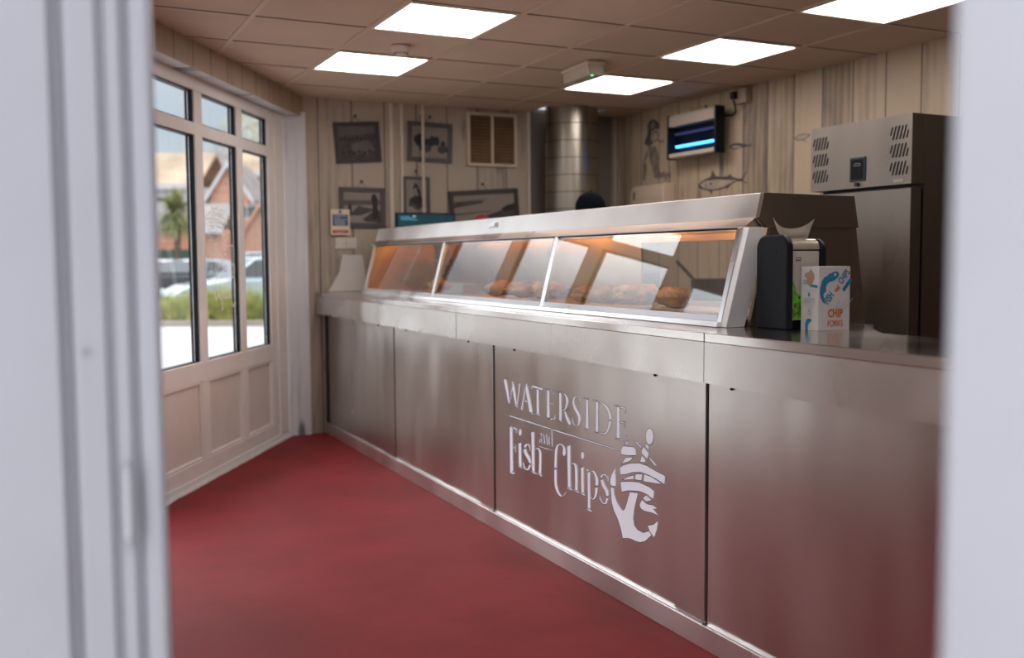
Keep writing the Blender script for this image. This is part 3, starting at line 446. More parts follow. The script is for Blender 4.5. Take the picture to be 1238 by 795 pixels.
'anchor':[[[1.096,0.508],[1.083,0.49],[1.066,0.467],[1.059,0.447],[1.058,0.436],[1.073,0.43],[1.101,0.434],[1.101,0.463],[1.096,0.488]],[[1.356,0.669],[1.354,0.66],[1.351,0.651],[1.346,0.643],[1.339,0.638],[1.331,0.635],[1.323,0.635],[1.316,0.638],[1.31,0.644],[1.307,0.652],[1.305,0.661],[1.307,0.671],[1.31,0.68],[1.316,0.688],[1.323,0.693],[1.33,0.696],[1.338,0.695],[1.345,0.692],[1.351,0.686],[1.354,0.678]],[[1.308,0.638],[1.326,0.627],[1.324,0.613],[1.302,0.624]],[[1.289,0.621],[1.326,0.604],[1.324,0.594],[1.314,0.579],[1.277,0.595],[1.279,0.605]],[[1.281,0.587],[1.305,0.576],[1.3,0.564],[1.267,0.56]],[[1.245,0.637],[1.256,0.627],[1.281,0.619],[1.274,0.613],[1.245,0.623],[1.239,0.631]],[[1.33,0.59],[1.371,0.572],[1.371,0.563],[1.363,0.563],[1.329,0.583]],[[1.151,0.6],[1.188,0.605],[1.228,0.609],[1.24,0.601],[1.242,0.58],[1.188,0.57],[1.139,0.565],[1.139,0.584]],[[1.191,0.631],[1.159,0.607],[1.188,0.611],[1.184,0.619]],[[1.171,0.56],[1.225,0.57],[1.2,0.55],[1.171,0.54],[1.139,0.527]],[[1.128,0.513],[1.154,0.527],[1.206,0.544],[1.262,0.555],[1.311,0.555],[1.364,0.547],[1.429,0.54],[1.426,0.508],[1.38,0.517],[1.333,0.522],[1.273,0.523],[1.217,0.511],[1.171,0.495],[1.134,0.485]],[[1.145,0.468],[1.183,0.488],[1.229,0.504],[1.223,0.485]],[[1.24,0.51],[1.284,0.518],[1.279,0.493],[1.233,0.487]],[[1.295,0.52],[1.343,0.52],[1.386,0.512],[1.406,0.504],[1.354,0.499],[1.291,0.492]],[[1.134,0.459],[1.206,0.475],[1.262,0.483],[1.322,0.48],[1.361,0.471],[1.355,0.439],[1.322,0.448],[1.273,0.45],[1.218,0.442],[1.177,0.433],[1.144,0.42]],[[1.309,0.445],[1.347,0.434],[1.331,0.428],[1.312,0.421],[1.285,0.429]],[[1.282,0.422],[1.312,0.413],[1.349,0.417],[1.386,0.411],[1.355,0.404],[1.391,0.386],[1.35,0.388],[1.301,0.383],[1.274,0.387],[1.265,0.401]],[[1.066,0.425],[1.086,0.425],[1.092,0.398],[1.11,0.373],[1.14,0.355],[1.152,0.352],[1.166,0.361],[1.183,0.395],[1.2,0.434],[1.256,0.441],[1.232,0.378],[1.224,0.341],[1.229,0.314],[1.252,0.302],[1.291,0.3],[1.329,0.317],[1.344,0.303],[1.307,0.273],[1.274,0.259],[1.241,0.255],[1.207,0.256],[1.178,0.251],[1.152,0.243],[1.14,0.272],[1.119,0.306],[1.086,0.338],[1.071,0.367],[1.066,0.402]],[[1.318,0.334],[1.355,0.346],[1.387,0.369],[1.379,0.332],[1.362,0.3],[1.339,0.313]]]}

lg = {}
for gname, part in (('water', 'lettering_waterside'), ('rule', 'sign_rule'), ('fish', 'lettering_fish'), ('and', 'lettering_and'), ('chips', 'lettering_chips'), ('anchor', 'anchor_emblem')):
    e = MB(); ed = MB()
    for q, pl in enumerate(LOGO[gname]):
        k = 1.9975-.00005*(q % 5)
        yz = [(4.28-u, z) for u, z in pl]
        e.prism(yz, k, k+.004, 'x')
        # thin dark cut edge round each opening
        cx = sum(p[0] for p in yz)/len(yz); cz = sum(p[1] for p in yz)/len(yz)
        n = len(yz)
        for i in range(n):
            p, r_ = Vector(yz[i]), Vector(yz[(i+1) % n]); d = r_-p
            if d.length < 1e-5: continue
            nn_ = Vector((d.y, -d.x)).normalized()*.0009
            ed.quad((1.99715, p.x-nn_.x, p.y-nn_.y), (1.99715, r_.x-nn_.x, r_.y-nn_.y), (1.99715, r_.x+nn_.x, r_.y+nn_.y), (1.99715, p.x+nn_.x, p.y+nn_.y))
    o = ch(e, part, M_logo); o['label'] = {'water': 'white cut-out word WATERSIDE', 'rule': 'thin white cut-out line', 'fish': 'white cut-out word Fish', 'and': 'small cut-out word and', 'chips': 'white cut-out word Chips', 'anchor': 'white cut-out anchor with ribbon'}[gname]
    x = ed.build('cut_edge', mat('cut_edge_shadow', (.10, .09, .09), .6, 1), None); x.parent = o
# ---- worktops: three lengths of steel with a deep apron
ZW, ZA = 1.073, .912
def top(y0, y1, label, back=None, bx=2.655):
    t = thing('worktop', label, 'worktop', (2.1, (y0+y1)/2, ZA), group='steel worktop lengths')
    pl = [(1.92, y0), (1.92, y1), (bx, y1), (bx, y0)] if back is None else back
    o = MB().prism(pl, ZW-.03, ZW, 'z').build('top_sheet', M_steelT, None, bevel=.002)
    o.parent = t; o.matrix_parent_inverse = Matrix.Translation((-2.1, -(y0+y1)/2, -ZA))
    g = MB(); nq = max(8, int((y1-y0)*26)); fx = lambda y: 1.92-.0012*math.sin(y*9.1+1.3*math.sin(y*4.3))
    for q in range(nq):
        a_ = y0+(y1-y0)*q/nq; b_ = y0+(y1-y0)*(q+1)/nq
        g.add([(fx(a_), a_, ZA), (fx(b_), b_, ZA), (fx(b_), b_, ZW-.0305), (fx(a_), a_, ZW-.0305), (1.926, a_, ZA), (1.926, b_, ZA), (1.926, b_, ZW-.0305), (1.926, a_, ZW-.0305)], [(0, 3, 2, 1), (4, 5, 6, 7), (3, 7, 6, 2), (0, 1, 5, 4)]+([(0, 4, 7, 3)] if q == 0 else [])+([(1, 2, 6, 5)] if q == nq-1 else []))
    o = g.build('apron', M_steelA, None)
    bm = bmesh.new(); bm.from_mesh(o.data); bmesh.ops.remove_doubles(bm, verts=bm.verts, dist=1e-5); bm.to_mesh(o.data); bm.free(); smoothed(o, 30)
    o.parent = t; o.matrix_parent_inverse = Matrix.Translation((-2.1, -(y0+y1)/2, -ZA))
    o = MB().box(1.927, 1.990, y0, y1, ZA, ZA+.003).build('apron_return', M_steelA, None)
    o.parent = t; o.matrix_parent_inverse = Matrix.Translation((-2.1, -(y0+y1)/2, -ZA))
    return t
M_steelA = steel('apron_steel', (.64, .60, .565), .25, axis='y')
top(4.569, 7.285, 'far steel worktop length meeting the back wall under the orange-lit glass')
top(2.532, 4.563, 'middle steel worktop length in front of the right-hand glass pane')
top(.47, 2.529, 'near steel worktop length carrying the chip forks box', back=[(1.92, .47), (1.92, 2.529), (2.62, 2.529), (2.37, 2.225), (2.37, .47)])
# ================================================================== HEATED DISPLAY CABINET
Y0, Y1 = 2.663, 6.82
cab = thing('heated_display_cabinet', 'steel and glass heated display cabinet along the top of the counter', 'display cabinet', (2.4, 4.7, ZW))
CI = Matrix.Translation((-2.4, -4.7, -ZW))
def cp(mb, name, m, par=None, **k):
    o = mb.build(name, m, None, **k)
    o.parent = par or cab; o.matrix_parent_inverse = CI if par is None else Matrix.Identity(4); return o
# hood: fascia leaning back, lip underneath, flat top
hood = [(2.249, 1.447), (2.271, 1.533), (2.685, 1.530), (2.708, 1.416), (2.690, 1.416), (2.668, 1.505), (2.305, 1.505), (2.298, 1.418), (2.284, 1.414)]
cp(MB().prism(hood, Y0+.02, Y1-.012, 'y'), 'hood', M_steelC, bevel=.0015)
# hood end caps
endp = [(2.249, 1.447), (2.271, 1.533), (2.685, 1.530), (2.708, 1.416), (2.286, 1.413)]
cp(MB().prism(endp, Y0, Y0+.0195, 'y'), 'hood_end', M_steelD, bevel=.001)
cp(MB().prism([(x, z) for x, z in endp], Y1-.011, Y1, 'y'), 'hood_end', M_steelC, bevel=.001)
# end panels
nose = [(2.215, ZW+.001), (2.302, 1.4125), (2.700, 1.4155), (2.754, ZW+.001)]
cp(MB().prism(nose, Y0+.004, Y0+.02, 'y'), 'end_panel', M_steelD)
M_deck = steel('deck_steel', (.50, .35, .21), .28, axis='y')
# far end is closed with steel
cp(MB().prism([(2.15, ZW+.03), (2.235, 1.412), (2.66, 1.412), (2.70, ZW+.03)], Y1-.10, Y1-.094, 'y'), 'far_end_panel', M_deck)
# sloping uprights; glass plane from (2.125,1.10) to (2.205,1.41)
def up(yc, wd, x0b, x0t, dep=.018, m=M_alu, zb=ZW+.001, zt=1.412):
    pr = [(x0b, zb), (x0t, zt), (x0t+dep, zt), (x0b+dep, zb)]
    return cp(MB().prism(pr, yc-wd/2, yc+wd/2, 'y'), 'upright', m, bevel=.0015)
# near corner post: wide in depth, seen end on
cp(MB().prism([(2.112, ZW+.001), (2.206, 1.4135), (2.286, 1.4135), (2.192, ZW+.001)], Y0+.001, Y0+.032, 'y'), 'upright', steel('post_steel', (.88, .86, .84), .6), bevel=.002)
up(Y0+.045, .024, 2.112, 2.20)
up(4.02, .036, 2.114, 2.202); up(5.40, .036, 2.114, 2.202); up(Y1-.11, .032, 2.114, 2.202)
GA = math.tan(R(13.4))
def gx_(z): return 2.125+(z-1.10)*GA
for a, b in ((Y0+.058, 4.001), (4.039, 5.381), (5.419, Y1-.127)):
    cp(MB().prism([(gx_(1.098), 1.098), (gx_(1.412), 1.412), (gx_(1.412)+.006, 1.412), (gx_(1.098)+.006, 1.098)], a, b, 'y'), 'glass_pane', M_glass)
    cp(MB().prism([(gx_(1.098)-.006, 1.092), (gx_(1.098)-.004, 1.112), (gx_(1.098)+.010, 1.112), (gx_(1.098)+.010, 1.092)], a, b, 'y'), 'glass_channel', M_alu)
    cp(MB().box(gx_(1.412)-.003, gx_(1.412)+.009, a, b, 1.407, 1.4135), 'glass_gasket', M_black)
cp(MB().prism([(2.098, ZW+.001), (2.104, 1.0915), (2.150, 1.0915), (2.150, ZW+.001)], Y0+.034, Y1-.09, 'y'), 'base_rail', M_alu, bevel=.002)
# lip between glass head and fascia
cp(MB().box(2.208, 2.2975, Y0+.034, Y1-.013, 1.4135, 1.4175), 'head_rail', M_steelC)
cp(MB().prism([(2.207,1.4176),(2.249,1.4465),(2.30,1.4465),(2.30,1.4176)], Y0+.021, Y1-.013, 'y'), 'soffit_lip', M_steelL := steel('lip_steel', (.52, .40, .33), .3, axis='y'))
# deck, back panel, rear rails
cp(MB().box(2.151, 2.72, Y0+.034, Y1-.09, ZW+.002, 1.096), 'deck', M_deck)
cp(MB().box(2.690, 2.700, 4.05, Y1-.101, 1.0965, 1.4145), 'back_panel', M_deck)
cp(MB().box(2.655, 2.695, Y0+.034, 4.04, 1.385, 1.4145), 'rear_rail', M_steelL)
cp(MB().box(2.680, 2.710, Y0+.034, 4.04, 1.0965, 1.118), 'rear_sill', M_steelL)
cp(MB().prism([(2.63, 1.1185), (2.60, 1.384), (2.604, 1.384), (2.634, 1.1185)], 3.0, 3.005, 'y'), 'divider', M_black)
# heat lamp gantries
for y in (3.35, 4.05, 4.75, 5.45, 6.2):
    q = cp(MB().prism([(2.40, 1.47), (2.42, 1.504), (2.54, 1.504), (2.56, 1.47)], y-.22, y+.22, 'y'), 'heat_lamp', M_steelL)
    e = MB().cyl((2.48, y-.19, 1.462), (2.48, y+.19, 1.462), .007, 10).build('heating_element', M_heat, q)
    e.matrix_parent_inverse = Matrix.Identity(4)
    e.parent = q
# clip on fascia
kx = MB(); kx.box(-.006, 0, -.05, .05, -.018, .018); kx.box(-.016, -.006, -.046, .02, -.014, .010)
o = kx.build('price_clip', M_alu, None, bevel=.002); o.location = (2.262, 4.84, 1.496); o.rotation_euler = (0, R(14), 0)
o.name = 'ticket_clip'; tag(o, 'small bright metal ticket clip on the cabinet fascia', 'clip')
# ================================================================== FOOD
M_batter = mat('golden_batter', (.52, .27, .10), .7, var=.35, vscale=22, bump=.9, bscale=60)
food = [(2.30, 3.93, .9, 'crisp tall batter piece beside the middle upright'), (2.30, 3.74, 1.0, 'round battered chicken piece second from the middle upright'), (2.31, 3.50, 1.15, 'largest battered piece in the right-hand pane'), (2.31, 3.24, 1.05, 'battered piece furthest to the right in the display'),
        (2.31, 4.30, 1.1, 'battered piece just left of the middle upright'), (2.31, 4.55, 1.1, 'battered piece in the middle pane, second left of the upright'), (2.31, 4.86, 1.0, 'battered piece in the centre of the middle pane'), (2.31, 5.75, 1.0, 'battered piece in the far pane')]
for k, (x, y, s, lb) in enumerate(food):
    bm_ = MB(); sd = Vector((k*7.3, 0, 0))
    bm_.ell((0, 0, 0), .062*s, .095*s, .040*s, 28, 18, fn=lambda d: 1+.28*noise.noise(d*2.2+sd)+.13*noise.noise(d*7+sd))
    o = bm_.build('battered_chicken', M_batter, None, smooth=True, loc=(x, y, 1.098+.052*s), rot=(0, 0, k*.8)); tag(o, 'golden '+lb, 'food', 'battered pieces in the display')
# steel trays
for k, (y, ln, lb) in enumerate(((4.95, .5, 'shallow steel food tray in the middle pane of the display'), (6.05, .6, 'shallow steel food tray in the far pane of the display'))):
    t = MB(); x0, x1 = 2.47, 2.66; y0, y1 = y-ln/2, y+ln/2
    t.box(x0, x1, y0, y1, 1.0975, 1.1); t.box(x0, x0+.003, y0, y1, 1.1, 1.15); t.box(x1-.003, x1, y0, y1, 1.1, 1.15); t.box(x0+.003, x1-.003, y0, y0+.003, 1.1, 1.15); t.box(x0+.003, x1-.003, y1-.003, y1, 1.1, 1.15)
    t.box(x0-.012, x0, y0-.012, y1+.012, 1.147, 1.15); t.box(x1, x1+.012, y0-.012, y1+.012, 1.147, 1.15); t.box(x0, x1, y0-.012, y0, 1.147, 1.15); t.box(x0, x1, y1, y1+.012, 1.147, 1.15)
    o = t.build('food_tray', M_alu); tag(o, lb, 'tray')
# ================================================================== NAPKIN DISPENSER and CHIP FORKS BOX
nd = thing('napkin_dispenser', 'black and white napkin dispenser with a napkin sticking out, behind the chip forks box', 'napkin dispenser', (2.300, 2.56, ZW))
def arch(y0, y1, z0, z1, r, n=8):
    p = [(y0, z0)]
    for k in range(n+1): a = PI-PI/2*k/n; p.append((y0+r+r*math.cos(a), z1-r+r*math.sin(a)))
    for k in range(n+1): a = PI/2-PI/2*k/n; p.append((y1-r+r*math.cos(a), z1-r+r*math.sin(a)))
    p.append((y1, z0)); return p
M_napw = mat('off_white_plastic', (.50, .46, .38), .4); M_napt = mat('smoked_cream_plastic', (.34, .27, .19), .3, var=.25, vscale=14, coat=.4)
MB().prism(arch(-.082, .072, .0, .312, .045), -.088, -.062, 'x').build('side_cheek', M_blackp, nd, bevel=.006)
MB().prism(arch(-.070, .060, .0, .300, .040), .070, .092, 'x').build('side_cheek', M_blackp, nd, bevel=.006)
MB().box(-.0615, .0695, -.050, .055, .0, .262).build('body', M_blackp, nd)
MB().box(-.052, .066, -.062, -.0505, .03, .258).build('front_plate', M_napw, nd, bevel=.002)
MB().box(-.055, .068, -.056, -.0505, .002, .029).build('base_strip', M_blackp, nd)
tp = arch(-.062, .055, .2625, .300, .034); MB().prism(tp, -.061, .069, 'x').build('top_cover', M_napt, nd, bevel=.003)
g = MB(); g.box(-.0895, -.0885, -.028, -.002, .254, .262); g.build('grip_slot', M_black, nd)
g = MB(); g.prism([(-.036, .224), (-.033, .236), (-.012, .238), (-.015, .226)], -.0632, -.0622, 'y'); g.build('brand_mark', mat('mark_navy', (.06, .07, .11), .5), nd)
g = MB(); g.prism([(-.0335, .2295), (-.032, .2335), (-.015, .2345), (-.016, .2305)], -.0636, -.0633, 'y'); g.build('brand_mark_light', M_napw, nd)
# green leaf picture low on the plate
M_leaf = mat('leaf_print', (.16, .42, .03), .5, var=.5, vscale=40); g = MB()
lf = [(-.0515, .034), (-.0515, .148), (-.045, .156), (-.036, .140), (-.030, .120), (-.014, .112), (.004, .088), (.02, .06), (.03, .034)]
g.prism(lf, -.0634, -.0622, 'y'); g.build('leaf_print', M_leaf, nd)
g = MB()
for k in range(7): a = random.uniform(-.045, .0); z = random.uniform(.045, .12); g.prism([(a, z), (a+.012, z+.004), (a+.007, z-.010)], -.0638, -.0635, 'y')
g.build('leaf_dark_patches', mat('leaf_dark', (.03, .14, .02), .5), nd)  # darker green patches in the leaf print
# napkin: a curved folded sheet rising from the slot
g = MB(); nu = 12; vs = []
for side in (0, 1):
    for i in range(nu+1):
        t = i/nu; xb = -.049+.104*t; xt = -.105+.155*t+.02*t*t
        zt = .368-.040*math.sin(PI*min(1, t*1.0))*(1.0-.25*t)-.002*t
        yb = -.012+.004*math.sin(t*5)+side*.0008; yt = -.030+.012*math.sin(t*6)+side*.0008
        vs += [(xb, yb, .297), ((xb+xt)/2, (yb+yt)/2+.004, (.300+zt)/2-.004), (xt, yt, zt)]
n3 = 3*(nu+1); fs = []
for i in range(nu):
    for j in range(2):
        a = i*3+j; fs.append((a, a+3, a+4, a+1)); fs.append((n3+a, n3+a+1, n3+a+4, n3+a+3))
g.add(vs, fs); o = g.build('napkin', mat('paper', (.72, .66, .55), .8), nd, smooth=True)
# ---- chip forks box
bx = thing('chip_forks_box', 'white cardboard box lettered chip forks with a blue fish, standing on the near worktop', 'box', (2.271, 2.399, ZW), rz=R(-5))
M_card = mat('white_card', (.64, .60, .58), .6, var=.03)
BW, BD, BH = .125, .088, .207
M_blue = mat('print_blue', (.02, .21, .36), .5); M_orng = mat('print_orange', (.56, .17, .035), .5); M_pale = mat('print_pale_blue', (.33, .43, .48), .5)
MB().box(0, BW, 0, BD, 0, BH).build('carton', M_card, bx, bevel=.0008)
def fm(x, z, a=0): return Matrix.Translation((x, -.0008, z)) @ Matrix.Rotation(PI/2, 4, 'X') @ Matrix.Rotation(a, 4, 'Z')
text_mesh('lettering_chip', 'CHIP', .036, M_orng, bx, fm(.067, .044), ext=.0002, sx=.72, bold=.0012)['label'] = 'orange word CHIP'
text_mesh('lettering_forks', 'FORKS', .027, M_orng, bx, fm(.067, .014), ext=.0002, sx=.76, bold=.0004)['label'] = 'orange word FORKS'
A = R(50)
def dg(t, off): return (.034+math.cos(A)*t-math.sin(A)*off, .088+math.sin(A)*t+math.cos(A)*off)
for wd, t, m, sz in (('FISH', .022, M_blue, .034), ('CHIPS', .112, M_blue, .031)):
    x, z = dg(t, -.004); text_mesh('lettering_'+wd.lower(), wd, sz, m, bx, fm(x-.002, z-.004, A), ext=.0002, sx=.62, bold=.0009)
x, z = dg(.060, -.006); text_mesh('lettering_and', 'and', .020, M_orng, bx, fm(x, z, A), ext=.0002, sx=.8, bold=.0012)
x, z = dg(.098, -.019); MB().prism([dg(.072, -.016), dg(.120, -.016), dg(.120, -.028), dg(.072, -.028)], -.0011, -.0003, 'y').build('blue_bar', M_blue, bx)
fish = [(.078, .187), (.070, .191), (.058, .190), (.048, .185), (.040, .184), (.036, .178), (.022, .172), (.012, .160), (.010, .150), (.006, .140), (.005, .120), (.009, .105), (.018, .092), (.028, .085), (.022, .100), (.019, .118), (.023, .122), (.030, .128), (.028, .138), (.032, .150), (.044, .158), (.058, .160), (.070, .168), (.080, .178)]
g = MB(); g.prism(fish, -.0010, -.0002, 'y', M_blue)
g.add([(.064+.005*math.cos(k*PI/8), -.0013, .181+.005*math.sin(k*PI/8)) for k in range(16)], [tuple(range(16))], M_card)
g.build('fish_print', None, bx)
for q, (r1, r2) in enumerate(((.07, .11), (.085, .12), (.10, .125))):
    MB().tube([(.03+.014*q+r1*math.sin(a), -.0003, .060+r2*(1-math.cos(a))*.9) for a in (0, .3, .6, .9)], .0008, 5).build('pale_curve', M_pale, bx)
# side face (-x)
def sd(name, poly, m): return MB().prism(poly, -.0011, -.0002, 'x').build(name, m, bx)
hole = [(.066, .186), (.070, .176), (.060, .170), (.055, .150), (.050, .146), (.030, .152), (.020, .170), (.022, .184), (.040, .200), (.046, .190)]
sd('torn_opening', hole, mat('brown_card', (.42, .27, .18), .8))
for k, (z, a, b, h) in enumerate(((.128, .01, .080, .0012), (.104, .016, .07, .001), (.099, .016, .07, .001), (.094, .014, .074, .001), (.089, .014, .074, .001), (.080, .022, .064, .001), (.073, .03, .055, .001), (.055, .03, .06, .001), (.05, .034, .056, .001))): sd('small_print', [(a, z), (b, z), (b, z+h), (a, z+h)], M_pale)
sd('blue_icon', [(.042, .110), (.050, .110), (.050, .122), (.042, .122)], M_blue); sd('blue_icon', [(.043, .059), (.049, .059), (.049, .067), (.043, .067)], M_pale)
sd('fish_print', [(.062, .000), (.064, .020), (.058, .034), (.046, .038), (.034, .036), (.032, .030), (.042, .026), (.050, .016), (.050, .0)], M_blue)
sd('blue_bar', [(.004, .138), (.040, .142), (.040, .150), (.004, .147)], M_blue)
o = text_mesh('lettering_side', 'CHIPS', .020, M_blue, bx, Matrix.Translation((-.0008, .058, .150)) @ Matrix.Rotation(-PI/2, 4, 'Z') @ Matrix.Rotation(PI/2, 4, 'X'), ext=.0002, sx=.7)
# ================================================================== FRIDGE
fg = thing('upright_fridge', 'tall stainless steel upright fridge with slanted vent slots, against the fish wall', 'fridge', (3.75, 3.366, 0))
FY = .665; FX = .80
# local: x depth, y width
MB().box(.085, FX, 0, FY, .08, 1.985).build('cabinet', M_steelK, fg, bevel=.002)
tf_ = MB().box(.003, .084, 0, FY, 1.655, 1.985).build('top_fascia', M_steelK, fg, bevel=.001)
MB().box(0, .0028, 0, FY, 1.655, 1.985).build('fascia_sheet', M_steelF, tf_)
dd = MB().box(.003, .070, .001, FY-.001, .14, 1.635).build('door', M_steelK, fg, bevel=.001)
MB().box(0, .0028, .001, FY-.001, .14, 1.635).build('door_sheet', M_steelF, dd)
MB().box(.0705, .084, .012, FY-.012, .15, 1.63).build('door_seal', M_black, dd)
MB().box(-.004, .0, FY-.05, FY-.03, .9, 1.2).build('handle', M_steelK, dd)
MB().box(.03, .084, .01, FY-.01, .08, .135).build('kick_plate', M_steelK, fg)
g = MB()
for x, y in ((.12, .05), (.12, FY-.05), (.74, .05), (.74, FY-.05)): g2 = MB().cyl((x, y, 0), (x, y, .0795), .02, 12).build('leg', M_black, fg)
def slots(cy, m, nm, mir):
    g = MB()
    for row in range(3):
        zb = 1.700+row*.085
        for k in range(6):
            y = cy+.052-k*.0205
            a0 = 0; h = .062; sh = .018
            if k == 0: zb2, zt = zb+.022, zb+.058
            elif k == 5: zb2, zt = zb+.002, zb+.036
            else: zb2, zt = zb, zb+h
            s0 = (zb2-zb)/h*sh; s1 = (zt-zb)/h*sh
            g.prism([(y+.010-s0, zb2), (y+.010-s1, zt), (y+.003-s1, zt+.002), (y+.003-s0, zb2+.0)], -.0022, -.0004, 'x')
    return g.build(nm, m, fg)
slots(.595, M_black, 'vent_slots', 0); slots(.075, M_black, 'vent_slots', 0)
MB().box(-.006, -.0005, .282, .384, 1.687, 1.808).build('display_bezel', mat('bezel_teal', (.03, .05, .06), .35), fg, bevel=.002)
g = MB(); g.box(-.0075, -.0062, .292, .374, 1.697, 1.798, M_blackp)
g.build('display_screen', None, fg)
MB().tube([(-.008, .355-.042*math.sin(a)*0-.022*(1-math.cos(a)), 1.768+.010*math.sin(a)) for a in [PI*k/8 for k in range(9)]], .0016, 6).build('logo_arc', mat('logo_grey', (.30, .33, .34), .5), fg)
MB().box(-.0080, -.0076, .312, .352, 1.764, 1.767).build('logo_line', MATS['logo_grey'], fg)
MB().cyl((-.014, .335, 1.672), (0, .335, 1.672), .010, 14).build('lock', M_steelK, fg)
MB().box(-.0015, -.0003, .045, .105, 1.668, 1.680).build('name_plate', mat('plate_cream', (.50, .45, .34), .5), fg)
# ================================================================== BACK WALL THINGS
YW = 7.29
M_fr = mat('frame_dark_brown', (.035, .026, .026), .45); M_fg = mat('frame_grey_brown', (.075, .06, .058), .5)
M_p1 = mat('print_mid', (.10, .08, .07), .6, var=.3, vscale=8); M_p2 = mat('print_light', (.24, .195, .16), .6, var=.15, vscale=6); M_p3 = mat('print_black', (.016, .013, .013), .6); M_p4 = mat('print_tone', (.055, .043, .04), .6, var=.4, vscale=20)
def frame(corners, label, bw, fm_, base, shapes, nail=True, border=0):
    # corners TL TR BR BL in (x,z)
    cx = sum(c[0] for c in corners)/4; cz = sum(c[1] for c in corners)/4
    dx = (corners[1][0]-corners[0][0]+corners[2][0]-corners[3][0])/2; dz = (corners[1][1]-corners[0][1]+corners[2][1]-corners[3][1])/2
    W_ = math.hypot(dx, dz); H_ = (math.dist(corners[0], corners[3])+math.dist(corners[1], corners[2]))/2
    a = math.atan2(dz, dx)
    t = thing('framed_photograph', label, 'picture', (cx, YW-.002, cz), group=None); t.rotation_euler = (0, -a, 0)
    g = MB(); w2, h2 = W_/2, H_/2
    for q in ((-w2, w2, h2-bw, h2), (-w2, w2, -h2, -h2+bw), (-w2, -w2+bw, -h2+bw, h2-bw), (w2-bw, w2, -h2+bw, h2-bw)): g.box(q[0], q[1], -.022, 0, q[2], q[3])
    g.build('frame', fm_, t, bevel=.002)
    iw, ih = w2-bw, h2-bw
    p = MB(); p.box(-iw, iw, -.010, -.001, -ih, ih, base)
    for k, (m_, pl) in enumerate(shapes): p.prism([(x*iw, z*ih) for x, z in pl], -.0105-.0002*k, -.0101, 'y', m_)
    p.build('print', None, t)
    if nail:
        g = MB(); top_ = h2+.045
        g.build
        nb = MB().cyl((0, -.012, top_), (0, 0, top_), .010, 12).build('hook', M_black, t)
        MB().tube([(-.035, -.003, h2), (0, -.006, top_), (.035, -.003, h2)], .0012, 6).build('cord', M_black, t)
    return t
def blob(cx, cz, rx, rz, n=10, seed=0):
    rnd = random.Random(seed); return [(cx+rx*math.cos(2*PI*k/n)*rnd.uniform(.75, 1.2), cz+rz*math.sin(2*PI*k/n)*rnd.uniform(.75, 1.2)) for k in range(n)]
sh1 = [(M_p1, [(-1, .35), (1, .55), (1, 1), (-1, 1)]), (M_p4, [(-1, -.05), (1, .1), (1, .5), (.1, .38), (-1, .30)])]
sh1 += [(M_p3, blob(-.85+.21*k, .22+.05*math.sin(k*2), .075, .13, seed=k)) for k in range(9)]+[(M_p1, blob(.3, -.35, .6, .45, 14, 3))]+[(M_p3, blob(-.8+.28*k, -.62+.08*math.sin(k*3), .10, .10, seed=20+k)) for k in range(6)]
frame([(2.077, 2.340), (2.437, 2.366), (2.455, 2.062), (2.103, 2.036)], 'dark framed beach crowd photograph, top left on the back wall', .03, M_fr, M_p4, sh1)
sh2 = [(M_p3, blob(-.62, .1, .24, .4, seed=5)), (M_p3, blob(-.1, -.05, .35, .28, seed=6)), (M_p3, blob(.1, .25, .14, .2, seed=7)), (M_p3, blob(.35, .1, .2, .35, seed=8)), (M_p3, blob(.72, -.05, .15, .22, seed=9)), (M_p4, blob(.7, -.4, .3, .3, seed=10)), (M_p4, blob(-.3, -.4, .4, .25, seed=11)), (M_p2, [(.12, -.6), (.24, -.15), (.36, -.6)])]
frame([(2.676, 2.386), (3.048, 2.378), (3.036, 2.070), (2.664, 2.078)], 'framed photograph of a dark group, upper one behind the thin pipe', .034, M_fg, M_p2, sh2)
sh3 = [(M_p1, [(-1, .1), (1, .2), (1, .5), (-1, .45)]), (M_p4, [(-.75, -.55), (-.2, .1), (.2, .0), (.75, -.1), (1, -.2), (1, -1), (.2, -.9), (-.3, -.5)]), (M_p2, [(-.6, -.7), (.3, -.35), (.7, -.15), (.1, -.7), (-.4, -1)]),
       (M_p3, [(.56, -.8), (.58, .2), (.50, .6), (.58, .85), (.70, .9), (.86, .6), (.88, -.7)]), (M_p3, [(-.78, -.2), (-.74, .1), (-.66, .3), (-.58, .1), (-.56, -.3), (-.66, -.6)])]
frame([(2.112, 1.862), (2.475, 1.862), (2.472, 1.558), (2.120, 1.560)], 'grey framed photograph of two figures on rocks, half behind the blue safety notice', .034, M_fg, M_p2, sh3)
sh4 = [(M_p3, blob(-.05, .48, .28, .34, seed=31)), (M_p2, blob(-.1, .34, .16, .20, seed=33)), (M_p4, blob(-.05, -.28, .75, .42, 12, 34)), (M_p3, blob(-.05, -.2, .5, .22, 12, 35)), (M_p3, [(.15, .6), (.38, .3), (.42, -.1), (.2, .0)])]
frame([(2.628, 1.957), (2.846, 1.957), (2.850, 1.640), (2.626, 1.640)], 'small upright framed portrait photograph behind the two pipes above the dark screen', .022, M_fg, M_p2, sh4)
sh5 = [(M_p1, [(-1, .2), (-.2, .45), (.2, .7), (-.2, .6), (-1, .55)]), (M_p4, [(-1, .1), (-.1, .35), (0, .5), (-1, .5)]), (M_p4, [(-.9, -1), (.2, -.45), (.9, .0), (1, .3), (1, -1)]), (M_p3, [(.55, -.1), (.75, .12), (1, .25), (1, -.25), (.6, -.3)]), (M_p1, [(-1, -.3), (.2, -.2), (.2, -.28), (-1, -.45)])]
frame([(3.006, 1.850), (3.617, 1.892), (3.640, 1.600), (3.030, 1.556)], 'wide dark framed seascape photograph leaning crooked, over the red button', .036, M_fr, M_p2, sh5)
